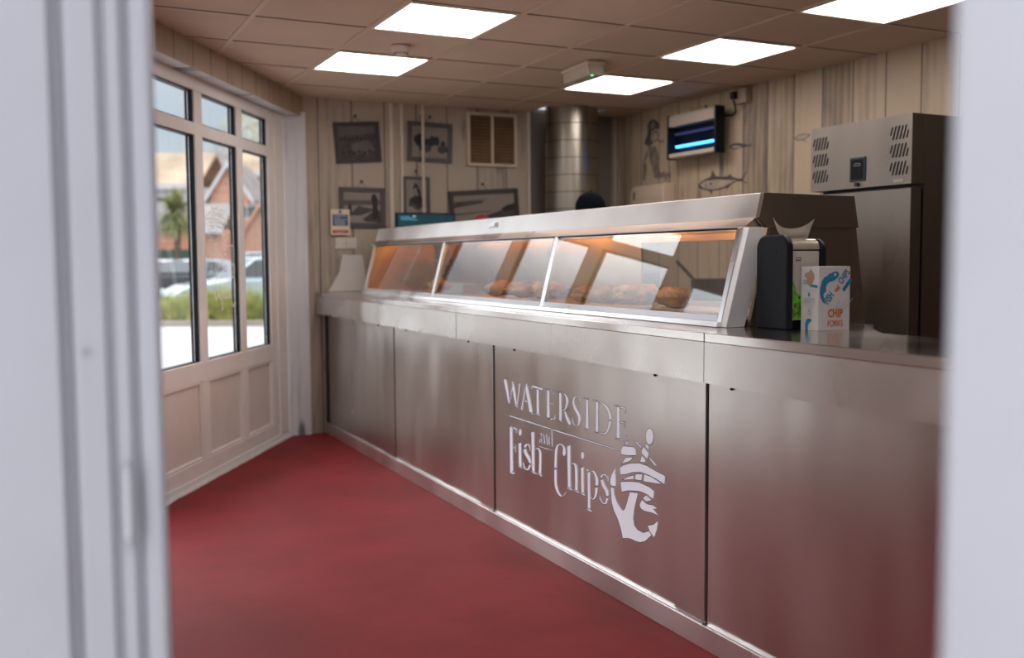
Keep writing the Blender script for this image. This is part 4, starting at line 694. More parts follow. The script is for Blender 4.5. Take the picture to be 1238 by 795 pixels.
# louvred vent
v = thing('louvred_vent', 'cream framed brown louvred wall vent with a centre bar on the back wall', 'vent', (3.393, YW, 2.272))
w2, h2 = .222, .214; M_vf = mat('vent_cream', (.56, .44, .33), .5); g = MB()
for q in ((-w2, w2, h2-.024, h2), (-w2, w2, -h2, -h2+.024), (-w2, -w2+.024, -h2+.024, h2-.024), (w2-.024, w2, -h2+.024, h2-.024), (-.009, .009, -h2+.024, h2-.024)): g.box(q[0], q[1], -.03, 0, q[2], q[3])
g.build('frame', M_vf, v, bevel=.002)
M_lv = mat('louvre_brown', (.20, .115, .06), .45, var=.3)
for sx in (-1, 1):
    g = MB(); xa, xb = (.0095, w2-.0245) if sx > 0 else (-w2+.0245, -.0095)
    for k in range(15):
        z = -h2+.034+.0265*k; g.prism([(-.020, z-.002), (-.018, z-.002), (-.004, z+.020), (-.006, z+.020)], xa, xb, 'x')
    g.build('louvre_blades', M_lv, v)
MB().box(-w2+.024, w2-.024, -.004, -.001, -h2+.024, h2-.024).build('backing', mat('vent_back', (.08, .05, .035), .6), v)
# pipes / trunking
M_pipe = mat('cream_trunking', (.56, .47, .38), .45)
for x, w_, zb, lb in ((2.535, .030, 1.0, 'widest cream vertical trunking beside the beach crowd photograph'), (2.622, .022, 1.6, 'cream vertical trunking just left of the upright portrait'), (2.785, .020, 1.5, 'thin cream pipe crossing in front of the dark group photograph'), (3.728, .028, 1.0, 'cream vertical trunking between the vent and the steel flue')):
    y = -.058 if x == 2.785 else -.018
    g = MB(); 
    if x == 2.785: g.cyl((0, -.045, zb-CZ), (0, -.045, -.001), .011, 12)
    else: g.box(-w_/2, w_/2, -.018, 0, zb-CZ, -.001)
    o = g.build('wall_trunking', M_pipe, None, loc=(x, YW-.001, CZ), bevel=0 if x == 2.785 else .002)
    tag(o, lb, 'pipe')
    if x == 2.785:
        gg = MB()
        for z in (-.06, zb-CZ+.2): gg.box(-.014, .014, -.056, 0, z-.012, z+.012)
        gg.build('pipe_clip', M_pipe, o)
# notice, switches, leaning board
s = thing('safety_notice', 'small blue and red safety notice on cream card above the light switches', 'sign', (2.117, YW-.001, 1.597))
# stands just off the picture behind it
s.location.y = YW-.028
MB().box(-.073, .073, -.002, 0, -.096, .096).build('card', mat('notice_card', (.66, .54, .38), .5), s)
MB().box(-.060, .060, -.0028, -.0021, -.028, .058).build('blue_panel', mat('notice_blue', (.015, .06, .17), .5), s)
MB().box(-.061, .061, -.0028, -.0021, -.084, -.060).build('red_panel', mat('notice_red', (.42, .03, .03), .5), s)
MB().cyl((0, -.0028, .076), (0, -.0021, .076), .012, 16).build('round_symbol', MATS['notice_blue'], s)
g = MB()
for z, a, b in ((.046, -.045, .045), (.032, -.048, .0), (.018, -.048, .048), (.004, -.048, .036), (-.008, -.048, .04), (-.02, -.04, .04)): g.box(a, b, -.0033, -.0029, z, z+.004)
for z, a, b in ((-.046, -.03, .03), (-.074, -.05, .05), (-.081, -.03, .02)): g.box(a, b, -.0033, -.0029, z, z+.003)
g.build('print_lines', mat('notice_print', (.55, .50, .42), .5), s)
for x, lb in ((2.121, 'left-hand cream blank plate under the safety notice'), (2.206, 'right-hand cream light switch under the safety notice')):
    t = thing('switch_plate', lb, 'light switch', (x, YW, 1.438)); MB().box(-.042, .042, -.010, 0, -.043, .043).build('plate', mat('switch_cream', (.56, .50, .43), .4), t, bevel=.003)
    if x > 2.15: MB().prism([(-.012, -.018), (-.016, .018), (-.010, .018), (-.010, -.018)], -.012, .012, 'x').build('rocker', MATS['switch_cream'], t)
    g = MB()
    for dx in (-.033, .033): g.cyl((dx, -.0112, 0), (dx, -.0101, 0), .003, 8)
    g.build('screws', M_black, t)
o = MB().prism([(2.005, ZW+.002), (2.09, 1.22), (2.112, 1.352), (2.275, 1.345), (2.31, ZW+.002)], 7.215, 7.235, 'y').build('leaning_board', mat('pale_board', (.56, .51, .46), .45), None, bevel=.004)
tag(o, 'pale plastic board leaning on the back wall at the far end of the worktop', 'board')
# till screen
t = thing('till_screen', 'dark teal till screen showing above the far end of the cabinet hood', 'monitor', (2.69, 6.96, ZW))
MB().box(-.11, .11, -.07, .09, 0, .014).build('foot', M_blackp, t, bevel=.004)
MB().box(-.03, .03, .02, .05, .0145, .36).build('stand', M_blackp, t)
bzl = MB().box(-.238, .238, -.010, .0195, .24, .588).build('casing', M_blackp, t, bevel=.004)
MB().box(-.226, .226, -.0125, -.0102, .252, .576).build('display', mat('screen_teal', (.003, .012, .016), .35, emit=(.003, .028, .040), es=1.0), t)
g = MB(); g.box(-.205, -.09, -.0132, -.0127, .545, .550); g.box(-.205, -.13, -.0132, -.0127, .555, .559); g.box(-.2, -.07, -.0132, -.0127, .533, .538); g.build('screen_text', mat('screen_text', (.03, .25, .33), .4, emit=(.05, .38, .5), es=.6), t)
g = MB(); g.box(-.108, -.085, -.0132, -.0127, .558, .565); g.build('screen_icon', mat('screen_white', (.5, .6, .62), .4, emit=(.5, .6, .6), es=.5), t)
# red button on a post
t = thing('red_stop_button', 'round red button poking above the cabinet hood, below the wide seascape', 'button', (3.13, 6.9, 0))
MB().box(-.05, .05, -.03, .03, .0, 1.585).build('post', M_steelC, t); MB().cyl((0, 0, 1.5855), (0, 0, 1.61), .035, 18).build('collar', M_steelC, t)
MB().ell((0, 0, 1.615), .055, .055, .038, m=mat('button_red', (.38, .03, .02), .3)).build('button', None, t, smooth=True)
# ================================================================== RIGHT WALL
DR = {"fish_outline":[[6.15,1.862],[6.117,1.886],[6.058,1.904],[5.999,1.913],[5.974,1.965],[5.942,1.918],[5.879,1.906],[5.798,1.902],[5.774,1.918],[5.737,1.893],[5.683,1.879],[5.642,1.876],[5.578,1.935],[5.607,1.889],[5.624,1.863],[5.567,1.829],[5.635,1.853],[5.695,1.859],[5.755,1.842],[5.797,1.814],[5.828,1.82],[5.878,1.812],[5.979,1.808],[5.985,1.775],[6.011,1.81],[6.083,1.823],[6.136,1.841]],"fish_inner":[[6.13,1.861],[6.097,1.88],[6.032,1.894],[5.904,1.89],[5.78,1.879],[5.695,1.869],[5.755,1.854],[5.84,1.83],[5.966,1.818],[6.07,1.832]],"fish_back":[[6.058,1.9],[5.999,1.911],[5.78,1.897],[5.659,1.874],[5.731,1.871],[5.904,1.888],[6.032,1.891]],"fish_eye":[[6.012,1.868],[5.993,1.875],[5.977,1.863],[5.999,1.851]],"fish_fin":[[6.058,1.888],[6.044,1.851],[6.05,1.823],[6.062,1.852]],"fish2_outline":[[5.783,2.114],[5.747,2.133],[5.687,2.133],[5.616,2.119],[5.575,2.105],[5.524,2.113],[5.547,2.101],[5.514,2.09],[5.575,2.098],[5.628,2.093],[5.722,2.089],[5.765,2.097]],"fish2_inner":[[5.768,2.11],[5.735,2.121],[5.675,2.111],[5.639,2.099],[5.71,2.095],[5.753,2.1]],"fish3_outline":[[5.113,2.097],[5.073,2.117],[5.013,2.122],[4.954,2.111],[4.963,2.098],[5.012,2.079],[4.972,2.058],[5.032,2.078],[5.083,2.083]],"fish3_inner":[[5.098,2.097],[5.063,2.111],[5.013,2.115],[4.968,2.106],[5.012,2.088],[5.067,2.087]],"man_hat":[[6.831,2.364],[6.842,2.396],[6.817,2.427],[6.764,2.439],[6.71,2.424],[6.67,2.39],[6.663,2.363],[6.69,2.347],[6.723,2.359],[6.776,2.342],[6.789,2.283],[6.755,2.242],[6.816,2.225],[6.885,2.252],[6.864,2.292],[6.837,2.327]],"man_hatlight":[[6.804,2.391],[6.777,2.418],[6.737,2.417],[6.723,2.389],[6.75,2.373],[6.79,2.359]],"man_face":[[6.73,2.352],[6.694,2.34],[6.68,2.309],[6.689,2.276],[6.722,2.246],[6.762,2.258],[6.769,2.304],[6.756,2.34]],"man_facelight":[[6.743,2.327],[6.703,2.315],[6.698,2.281],[6.729,2.258],[6.756,2.28]],"man_pipe":[[6.702,2.274],[6.656,2.252],[6.632,2.245],[6.614,2.264],[6.604,2.255],[6.619,2.235],[6.656,2.239],[6.705,2.265]],"man_coat":[[6.83,2.227],[6.722,2.223],[6.688,2.167],[6.668,2.098],[6.661,2.007],[6.602,1.965],[6.667,1.951],[6.733,1.96],[6.768,2.046],[6.816,2.149]],"man_arm":[[6.843,2.205],[6.87,2.155],[6.905,2.089],[6.897,2.026],[6.908,1.954],[6.876,1.952],[6.856,2.015],[6.849,2.084],[6.877,2.102],[6.829,2.158]],"man_hand":[[6.661,1.992],[6.602,2.006],[6.563,1.984],[6.537,1.997],[6.505,1.976],[6.511,1.951],[6.556,1.961],[6.575,1.918],[6.591,1.957],[6.641,1.96]],"man_rod":[[6.536,2.086],[6.523,2.084],[6.514,1.988],[6.521,1.881],[6.536,1.882],[6.531,1.989]]}
XR = 4.6
M_ink = mat('ink_brown', (.075, .055, .048), .7, var=.5, vscale=25); M_ink2 = mat('ink_faded', (.20, .155, .12), .7, var=.3, vscale=18); M_paper = mat('wall_paper_tone', (.40, .315, .235), .7, var=.12, vscale=9)
def decal(label, parts, gap=0):
    ys = [p[0] for k, _ in parts for p in DR[k]]; zs = [p[1] for k, _ in parts for p in DR[k]]
    cy, cz = sum(ys)/len(ys), sum(zs)/len(zs); g = MB()
    for q, (k, m_) in enumerate(parts): g.prism([(y-cy, z-cz) for y, z in DR[k]], -.0009-.0003*q, -.0001, 'x', m_)
    o = g.build('wall_drawing', None, None, loc=(XR, cy, cz)); return tag(o, label, 'drawing')
decal('large printed mackerel drawing on the plank wall, below the insect killer', [('fish_outline', M_ink), ('fish_inner', M_paper), ('fish_back', M_ink), ('fish_eye', M_ink), ('fish_fin', M_ink2)])
decal('small printed lure-like fish drawing right of the insect killer', [('fish2_outline', M_ink), ('fish2_inner', M_paper)])
decal('faint printed fish drawing beside the top of the fridge', [('fish3_outline', M_ink2), ('fish3_inner', M_paper)])
decal('printed drawing of a pipe-smoking old sailor left of the insect killer', [('man_coat', M_ink2), ('man_arm', M_ink2), ('man_hat', M_ink), ('man_hatlight', M_ink2), ('man_face', M_ink2), ('man_facelight', M_paper), ('man_pipe', M_ink), ('man_hand', M_ink2), ('man_rod', M_ink2)])
# insect killer hung in front of the wall
k = thing('insect_killer', 'wall-hung insect killer with glowing blue tube on the plank wall', 'insect killer', (4.45, 6.05, 2.235))
hy, hz = .30, .160
for sy in (-1, 1):
    yy = sy*(hy-.0) ; MB().box(-.004, .085, min(yy, yy+sy*-.02), max(yy, yy+sy*-.02), -hz-.01, hz+.01).build('end_cap', M_blackp, k, bevel=.008)
cmt = mat('killer_cream', (.42, .34, .27), .4)
MB().box(.002, .08, -hy+.0205, hy-.0205, hz-.085, hz).build('top_casing', cmt, k, bevel=.004)
MB().box(.002, .08, -hy+.0205, hy-.0205, -hz, -hz+.032).build('bottom_tray', mat('tray_cream', (.50, .42, .34), .4), k, bevel=.006)
MB().box(.070, .079, -hy+.031, hy-.031, -hz+.033, hz-.086).build('back_reflector', mat('reflector_blue', (.03, .04, .09), .3, 1), k)
M_uv = mat('uv_tube', (.2, .5, 1), .4, emit=(.05, .42, 1.0), es=5.5); M_uv2 = mat('uv_tube_dim', (.08, .08, .2), .4, emit=(.08, .08, .35), es=.12)
MB().cyl((.045, -hy+.04, -hz+.085), (.045, hy-.06, -hz+.085), .009, 14).build('lit_tube', M_uv, k)
MB().cyl((.045, -hy+.04, .02), (.045, hy-.05, .02), .010, 14).build('dim_tube', M_uv2, k)
g = MB()
for q in range(26): y = -hy+.035+q*.0215; g.cyl((.016, y, -hz+.033), (.016, y, hz-.086), .0014, 6)
g.build('guard_wires', M_black, k)
MB().box(.086, .148, -.12, .12, .0, .09).build('wall_bracket', cmt, k)
# cable and socket
so = thing('fused_socket', 'small cream socket box high on the wall with a black plug', 'socket', (4.6, 5.62, 2.455))
MB().box(-.045, 0, -.07, .07, -.055, .05).build('box', mat('socket_cream', (.38, .27, .19), .5), so, bevel=.004)
MB().box(-.085, -.046, .02, .06, -.02, .03).build('plug', M_blackp, so, bevel=.006)
MB().box(-.06, -.046, .030, .050, .032, .045).build('fuse_tab', mat('fuse_orange', (.6, .25, .03), .5), so)
o = MB().tube([(4.53, 5.655, 2.428), (4.55, 5.66, 2.39), (4.575, 5.68, 2.350), (4.585, 5.74, 2.335), (4.588, 5.82, 2.345), (4.588, 5.90, 2.378), (4.588, 6.02, 2.388), (4.588, 6.2, 2.385), (4.588, 6.32, 2.392)], .007, 8).build('power_cable', M_black, None, smooth=True)
tag(o, 'black cable looping from the socket to the insect killer', 'cable')
o = MB().box(4.575, 4.598, 6.04, 6.24, 2.40, 2.45).build('cable_cover', mat('socket_cream', (.38, .27, .19), .5), None, bevel=.003); tag(o, 'cream cable cover on the wall above the insect killer', 'cable cover')
# paper towel dispenser
p = thing('paper_towel_dispenser', 'cream paper towel dispenser on the wall below the sailor drawing', 'towel dispenser', (4.6, 6.675, 1.585))
pr = [(-.001, 0), (-.10, 0), (-.125, .06), (-.125, .22), (-.115, .29), (-.08, .315), (-.001, .315)]
MB().prism([(x, z) for x, z in pr], -.235, .235, 'y').build('casing', mat('towel_cream', (.55, .43, .31), .4), p, bevel=.008)
MB().prism([(-.1265, .20), (-.1265, .24), (-.124, .265), (-.122, .24)], .16, .185, 'y').build('blue_window', mat('tint_navy', (.02, .04, .10), .3), p)
# flue and range
fl = thing('steel_flue', 'round ribbed steel flue rising into the ceiling beside the cream trunking', 'flue', (3.985, 7.02, 0)); FR = .215
pts = []
g = MB(); g.cyl((0, 0, 1.202), (0, 0, CZ+.25), FR, 48)
smoothed(g.build('flue_pipe', M_duct, fl))
for z in [1.30+.135*i for i in range(9)]:
    vs = []; g = MB(); g.cyl((0, 0, z), (0, 0, z+.006), FR+.003, 48); smoothed(g.build('flue_seam', M_steelK, fl))
o = MB().box(3.45, 4.52, 6.55, 7.26, 0, 1.2).build('frying_range', M_steelF, None, bevel=.01); tag(o, 'steel frying range under the round flue, hidden behind the cabinet', 'range')
# work table with pan by the right wall
wt = thing('prep_table', 'steel work table against the plank wall seen through the right glass pane', 'table', (4.25, 5.3, 0))
MB().box(-.32, .33, -1.1, 1.1, .96, 1.0).build('table_top', M_steelF, wt, bevel=.003)
for x in (-.28, .29):
    for y in (-1.06, 1.06): MB().box(x-.02, x+.02, y-.02, y+.02, 0, .9595).build('leg', M_steelF, wt)
MB().box(-.30, .31, -1.03, 1.03, .25, .27).build('shelf', M_steelF, wt)
pa = thing('saucepan', 'dark saucepan with raised handle seen through the right glass pane', 'saucepan', (4.12, 5.28, 1.001))
M_pan = steel('pan_steel', (.16, .14, .13), .35)
g = MB(); ns = 36
prof_ = [(0, 0), (.165, 0), (.180, .012), (.185, .165), (.190, .170), (.178, .170), (.174, .016), (0, .012)]
vs = []; fs = []
for a in range(ns):
    c, s_ = math.cos(2*PI*a/ns), math.sin(2*PI*a/ns); vs += [(r_*c, r_*s_, z) for r_, z in prof_]
L_ = len(prof_)
for a in range(ns):
    b = (a+1) % ns
    for q in range(L_-1): fs.append((a*L_+q, b*L_+q, b*L_+q+1, a*L_+q+1))
g.add(vs, fs); smoothed(g.build('pan_body', M_pan, pa))
MB().tube([(-.02, .185, .135), (-.03, .22, .155), (-.04, .30, .215), (-.05, .40, .285)], [.014, .011, .012, .013], 10).build('handle', M_blackp, pa, smooth=True)
# ================================================================== PERSON behind the counter
pe = thing('person', 'person in a black cap and dark clothes standing behind the cabinet, seen from behind', 'person', (3.13, 5.28, -.0), rz=R(38))
M_skin = mat('skin', (.52, .27, .18), .5); M_cloth = mat('dark_cloth', (.02, .022, .03), .85, bump=.3, bscale=60); M_trous = mat('dark_trousers', (.025, .025, .03), .9); M_cap = mat('cap_cloth', (.004, .006, .010), .9, bump=.3, bscale=120, spec=.1)
def skin(name, pts, edges, radii, m, par, lv=2, root=0):
    me = bpy.data.meshes.new(name); me.from_pydata(pts, edges, []); o = bpy.data.objects.new(name, me); C.objects.link(o); o.parent = par
    me.materials.append(m); md = o.modifiers.new('skin', 'SKIN'); md.use_smooth_shade = True
    for i, r_ in enumerate(radii):
        v = me.skin_vertices[0].data[i]; v.radius = r_ if isinstance(r_, tuple) else (r_, r_); v.use_root = (i == root)
    s = o.modifiers.new('sub', 'SUBSURF'); s.levels = lv; s.render_levels = lv
    return o
# local: facing +x
P_ = [(0,0,.95),(0,0,1.10),(.01,0,1.28),(.0,0,1.42),(.0,0,1.49),(.01,0,1.555),
      (0,.10,.90),(.01,.11,.50),(-.02,.11,.09),(.10,.12,.035),
      (0,-.10,.90),(.01,-.11,.50),(-.02,-.11,.09),(.10,-.12,.035),
      (0,.17,1.41),(0,.20,1.36),(.04,.24,1.12),(.24,.20,1.05),(.30,.19,1.05),
      (0,-.17,1.41),(0,-.20,1.36),(.04,-.24,1.12),(.24,-.20,1.05),(.30,-.19,1.05)]
E_ = [(0,1),(1,2),(2,3),(3,4),(4,5),(0,6),(6,7),(7,8),(8,9),(0,10),(10,11),(11,12),(12,13),(3,14),(14,15),(15,16),(16,17),(17,18),(3,19),(19,20),(20,21),(21,22),(22,23)]
Rr = [(.15,.12),(.14,.11),(.16,.12),(.12,.09),.06,.055,.095,.06,.045,.04,.095,.06,.045,.04,.065,.058,.044,.034,.028,.065,.058,.044,.034,.028]
skin('body', P_, E_, Rr, M_skin, pe)
def shell(name, idx, grow, m):
    mp_ = {i: k for k, i in enumerate(idx)}; es = [(mp_[a], mp_[b]) for a, b in E_ if a in mp_ and b in mp_]
    rr = [tuple(x+grow for x in (Rr[i] if isinstance(Rr[i], tuple) else (Rr[i], Rr[i]))) for i in idx]
    skin(name, [P_[i] for i in idx], es, rr, m, pe)
shell('tunic', [0,1,2,3,14,15,16,19,20,21], .014, M_cloth); shell('trousers', [0,6,7,8,10,11,12], .012, M_trous)
for sy in (1, -1):
    MB().ell((.045, .115*sy, .045), .135, .052, .045, m=M_blackp).build('shoe', None, pe, smooth=True)
    hb_ = (.30, .19*sy, 1.05)
    skin('hand', [hb_, (.35, .185*sy, 1.045), (.385, .185*sy, 1.04)], [(0,1),(1,2)], [.024, (.036,.016), (.034,.014)], M_skin, pe, 1)
    for f in range(4):
        y = (.160+.017*f)*sy; l = (.06, .07, .066, .05)[f]
        skin('finger', [(.38, y, 1.04), (.38+l*.5, y, 1.038), (.38+l*.85, y, 1.02), (.38+l, y, 1.0)], [(0,1),(1,2),(2,3)], [.009, .0085, .008, .007], M_skin, pe, 1)
    skin('thumb', [(.335, .165*sy, 1.045), (.355, .138*sy, 1.04), (.385, .130*sy, 1.03)], [(0,1),(1,2)], [.011, .010, .008], M_skin, pe, 1)
def hd(d):
    k = 1.0
    if d.z < -.1: k -= .12*(-d.z-.1)
    if d.x > .8 and abs(d.y) < .2 and -.25 < d.z < .15: k += .10
    return k
pe.scale = (.98, .98, .98)
hh = MB().ell((.02, 0, 1.635), .098, .076, .115, 28, 20, m=M_skin, fn=hd)
for sy in (1, -1):
    hh.ell((.01, .077*sy, 1.625), .018, .008, .03, 10, 8, m=M_skin)
ho = hh.build('head', None, pe, smooth=True)
g = MB()
for sy in (1, -1): g.ell((.108, .03*sy, 1.645), .008, .014, .008, 10, 8)
g.build('eyes', mat('eye_white', (.7, .7, .7), .3), ho, smooth=True)
MB().ell((.112, 0, 1.575), .006, .024, .007, 10, 8).build('mouth', mat('lips', (.40, .15, .12), .5), ho, smooth=True)
MB().ell((-.012, 0, 1.64), .095, .083, .105, 24, 16, fn=lambda d: 1 if d.x < .35 else .93).build('hair', mat('hair_dark', (.008, .006, .005), .8, spec=.15), pe, smooth=True)
g = MB(); g.ell((.005, 0, 1.665), .112, .094, .095, 28, 16, fn=lambda d: 1 if d.z > -.35 else (.97 if d.z > -.5 else .6))
cp_ = g.build('cap', M_cap, pe, smooth=True)
g = MB(); nb_ = 14; vs = []
for k_ in range(nb_+1):
    a = -PI/2+PI*k_/nb_; vs += [(.075+.02*math.cos(a), .075*math.sin(a), 1.680), (.075+.10*math.cos(a), .070*math.sin(a), 1.668-.012*abs(math.sin(a))), (.075+.10*math.cos(a), .070*math.sin(a), 1.664-.012*abs(math.sin(a))), (.075+.02*math.cos(a), .075*math.sin(a), 1.675)]
g.add(vs, [(k_*4+j, k_*4+(j+1)%4, k_*4+4+(j+1)%4, k_*4+4+j) for k_ in range(nb_) for j in range(4)])
g.build('brim', M_cap, cp_, smooth=True); MB().cyl((.012, 0, 1.762), (.012, 0, 1.769), .008, 10).build('button', M_cap, cp_)
MB().box(-.097, -.090, -.03, .03, 1.625, 1.640).build('strap', M_cap, cp_)
# ================================================================== OUTDOORS seen through the window
fh = Vector((math.sin(YAW), math.cos(YAW), 0)); rh = Vector((math.cos(YAW), -math.sin(YAW), 0))
def at(px, D, z=0):                       # point on the ground at distance D ahead, in the bearing of image column px
    p = fh*D+rh*((px-619)/FPX*D); return Vector((p.x, p.y, z))
GZ = -.06
M_pave = mat('pale_concrete', (.52, .51, .50), .85, var=.06, vscale=1.5); M_asph = mat('asphalt', (.20, .20, .21), .9, var=.15, vscale=1)
q = [at(-900, 3), at(330, 2.2), at(330, 2.2)]
gr = MB(); gr.box(-60, 45, -20, 120, GZ-.3, GZ-.02)
o = gr.build('ground', M_asph); o['kind'] = 'structure'
# pavement slab outside the window up to the planter kerb
cross = at(240, 20.6)
a, b, c, d = at(-600, 20.6), at(800, 20.6), Vector((6.0, 9.0, 0)), Vector((-6, -3.5, 0))
def out_poly(): 
    e = wloc(-6.9, .2); f = wloc(.3, .2); return [(a.x, a.y), (b.x, b.y), (b.x, 7.6), (f.x+.1, 7.6), (f.x, f.y), (e.x, e.y), (-2.3, 1.6), (-8, -4)]
o = MB().prism(out_poly(), GZ-.02, GZ, 'z').build('paving', M_pave); o['kind'] = 'structure'
o = MB().prism([(-8, -4), (-2.3, 1.6), (-2.3, 1.385), (.16, 1.385), (.54, .335), (6, .335), (6, -6), (-8, -6)], GZ-.02, GZ, 'z').build('path', M_pave); o['kind'] = 'structure'
# kerb and planting strip
def strip(px0, px1, D0, D1, z0, z1, name, m):
    p = [at(px0, D0), at(px1, D0), at(px1, D1), at(px0, D1)]; return MB().prism([(v.x, v.y) for v in p], z0, z1, 'z').build(name, m)
S(strip(0, 420, 20.62, 20.8, GZ-.02, .06, 'kerb', mat('kerb_stone', (.38, .32, .28), .9)))
S(strip(0, 420, 20.81, 21.6, GZ-.02, .03, 'planting_bed', mat('soil', (.12, .09, .06), .95)))
def tuft(loc, h, n, m, seed, w_=.45, name='ornamental_grass'):
    rnd = random.Random(seed); g = MB()
    for k in range(n):
        a = rnd.uniform(0, 2*PI); lean = rnd.uniform(.05, .55); x0 = rnd.uniform(-w_, w_)*.5; y0 = rnd.uniform(-.2, .2); hh_ = h*rnd.uniform(.6, 1.1); bw = .014
        dx, dy = math.cos(a), math.sin(a); px_, py_ = -dy*bw, dx*bw; pr_ = None
        for i in range(4):
            t = i/3; r_ = lean*h*t*t; z = hh_*(t-.25*lean*t*t); ww = 1-t*.9
            c1 = (x0+dx*r_+px_*ww, y0+dy*r_+py_*ww, z); c2 = (x0+dx*r_-px_*ww, y0+dy*r_-py_*ww, z)
            if pr_: g.add([pr_[0], pr_[1], c2, c1], [(0, 1, 2, 3)])
            pr_ = (c1, c2)
    return g.build(name, m, None, loc=loc)
M_gr = mat('grass_olive', (.46, .44, .10), .8, var=.4, vscale=5); M_gr2 = mat('grass_green', (.32, .38, .09), .8, var=.4, vscale=5)
g0 = None
for k, px in enumerate((199, 205, 211, 217, 223, 229, 236, 243, 250, 256, 262, 268, 274, 280, 286, 294, 303, 312)):
    p = at(px, 21.2, .031); o = tuft(p, (.60 if px < 236 else .74)*(.9+.2*((k*7) % 3)/2), 110, M_gr if k % 2 == 0 else M_gr2, 40+k)
    if g0 is None: g0 = o; continue
    bm = bmesh.new(); bm.from_mesh(g0.data); bm2 = bmesh.new(); bm2.from_mesh(o.data); bm2.transform(Matrix.Translation(o.location-g0.location))
    tmp = bpy.data.meshes.new('t'); bm2.to_mesh(tmp); bm.from_mesh(tmp)
    for f in bm.faces[-len(tmp.polygons):]: f.material_index = 1 if k % 2 else 0
    if k == 1: g0.data.materials.append(M_gr2)
    bm.to_mesh(g0.data); bm.free(); bm2.free(); bpy.data.objects.remove(o); bpy.data.meshes.remove(tmp)
tag(g0, 'yellow-green ornamental grass growing along the kerbside bed', 'grass', kind='stuff')
# cars --------------------------------------------------------------
M_tyre = mat('tyre', (.02, .02, .022), .8); M_rim = mat('rim', (.4, .42, .45), .3, 1); M_cglass = mat('car_glass', (.03, .045, .055), .08, spec=.8); M_lamp = mat('lamp_clear', (.7, .75, .8), .15); M_red = mat('lamp_red', (.55, .02, .015), .3)
def car(label, loc, head, paint, estate=True, L=4.4, W=1.75, H=1.46, name='car'):
    t = thing(name, label, 'car', loc, rz=head)      # front towards +x
    h = L/2; w2 = W/2
    side = [(-h, .28), (-h, .62), (-h+.04, .95), (-h+.2, .98), (h-1.35, .98), (h-.35, .82), (h-.03, .66), (h, .45), (h, .26), (h-.5, .2), (-h+.4, .2)]
    # arches
    MB().prism(side, -w2, w2, 'y').build('body', paint, t, bevel=.07)
    if estate: rf_ = [(-h+.05, .96), (-h+.35, H-.02), (-h+.6, H), (h-2.2, H), (h-2.0, H-.03), (h-1.25, .96)]
    else: rf_ = [(-h+.10, .96), (-h+.75, H-.08), (-h+1.3, H), (h-2.2, H), (h-2.0, H-.03), (h-1.25, .96)]
    g = MB(); n = len(rf_); ins = .17
    vs = []
    for sy in (-1, 1):
        for x, z in rf_: vs.append((x, sy*(w2-.03-ins*(z-.96)/(H-.96)), z))
    g.add(vs, [tuple(range(n))[::-1], tuple(range(n, 2*n))]+[(i, (i+1)%n, n+(i+1)%n, n+i) for i in range(n)])
    g.build('cabin', paint, t, bevel=.03)
    def yy(z): return w2-.03-ins*(z-.96)/(H-.96)+.006
    z0, z1 = 1.0, H-.09; xa = rf_[1][0]
    for sy in (-1, 1):
        xs_ = [(-h+.35, -h+1.2, -h+.6 if estate else -h+.95, -h+1.2), (-h+1.28, -h+2.1, -h+1.28, -h+2.1), (-h+2.18, h-1.42, -h+2.18, h-1.95)]
        for (b0, b1, t0, t1) in xs_:
            vs = [(b0, sy*yy(z0), z0), (b1, sy*yy(z0), z0), (t1, sy*yy(z1), z1), (t0, sy*yy(z1), z1)]
            vs2 = [(x, y-sy*.02, z) for x, y, z in vs]
            MB().add(vs+vs2, [(0, 1, 2, 3), (7, 6, 5, 4), (0, 4, 5, 1), (1, 5, 6, 2), (2, 6, 7, 3), (3, 7, 4, 0)]).build('side_window', M_cglass, t)
    def slope(x0, z0_, x1, z1_, nm, off):
        a_, b_ = w2-.14, w2-.27
        vs = [(x0+off, -a_, z0_), (x0+off, a_, z0_), (x1+off, b_, z1_), (x1+off, -b_, z1_)]; vs2 = [(x-off*2, y, z-.01) for x, y, z in vs]
        MB().add(vs+vs2, [(0, 1, 2, 3), (7, 6, 5, 4), (0, 4, 5, 1), (1, 5, 6, 2), (2, 6, 7, 3), (3, 7, 4, 0)]).build(nm, M_cglass, t)
    slope(h-1.31, .995, h-1.98, H-.05, 'windscreen', .018); slope(rf_[0][0]+.05, 1.03, rf_[1][0]-.03, H-.09, 'rear_window', -.018)
    for x in (-h+.85, h-.85):
        for sy in (-1, 1):
            o_ = MB().cyl((x, sy*(w2-.16), .31), (x, sy*(w2+.012), .31), .31, 24).build('wheel', M_tyre, t, bevel=.02); MB().cyl((x, sy*(w2+.0125), .31), (x, sy*(w2+.022), .31), .19, 20).build('rim', M_rim, o_)
    for sy in (-1, 1):
        MB().box(h-.10, h+.015, sy*(w2-.42) if sy > 0 else -w2+.05, sy*(w2-.05) if sy > 0 else -w2+.42, .60, .74).build('headlight', M_lamp, t, bevel=.02)
        MB().box(-h-.012, -h+.06, w2-.24 if sy > 0 else -w2+.03, w2-.03 if sy > 0 else -w2+.24, .66, .94).build('tail_light', M_red, t, bevel=.02)
        MB().box(h-1.55, h-1.42, sy*(w2+.02) if sy > 0 else -w2-.16, sy*(w2+.16) if sy > 0 else -w2-.02, .98, 1.10).build('wing_mirror', paint, t, bevel=.02)
    MB().box(h-.02, h+.02, -.52, .52, .42, .58).build('grille', M_blackp, t); MB().box(-h-.02, -h+.02, -w2+.1, w2-.1, .30, .48).build('bumper', M_blackp, t); MB().box(h+.0205, h+.026, -.26, .26, .30, .41).build('number_plate', mat('plate_white', (.7, .7, .65), .5), t)
    return t
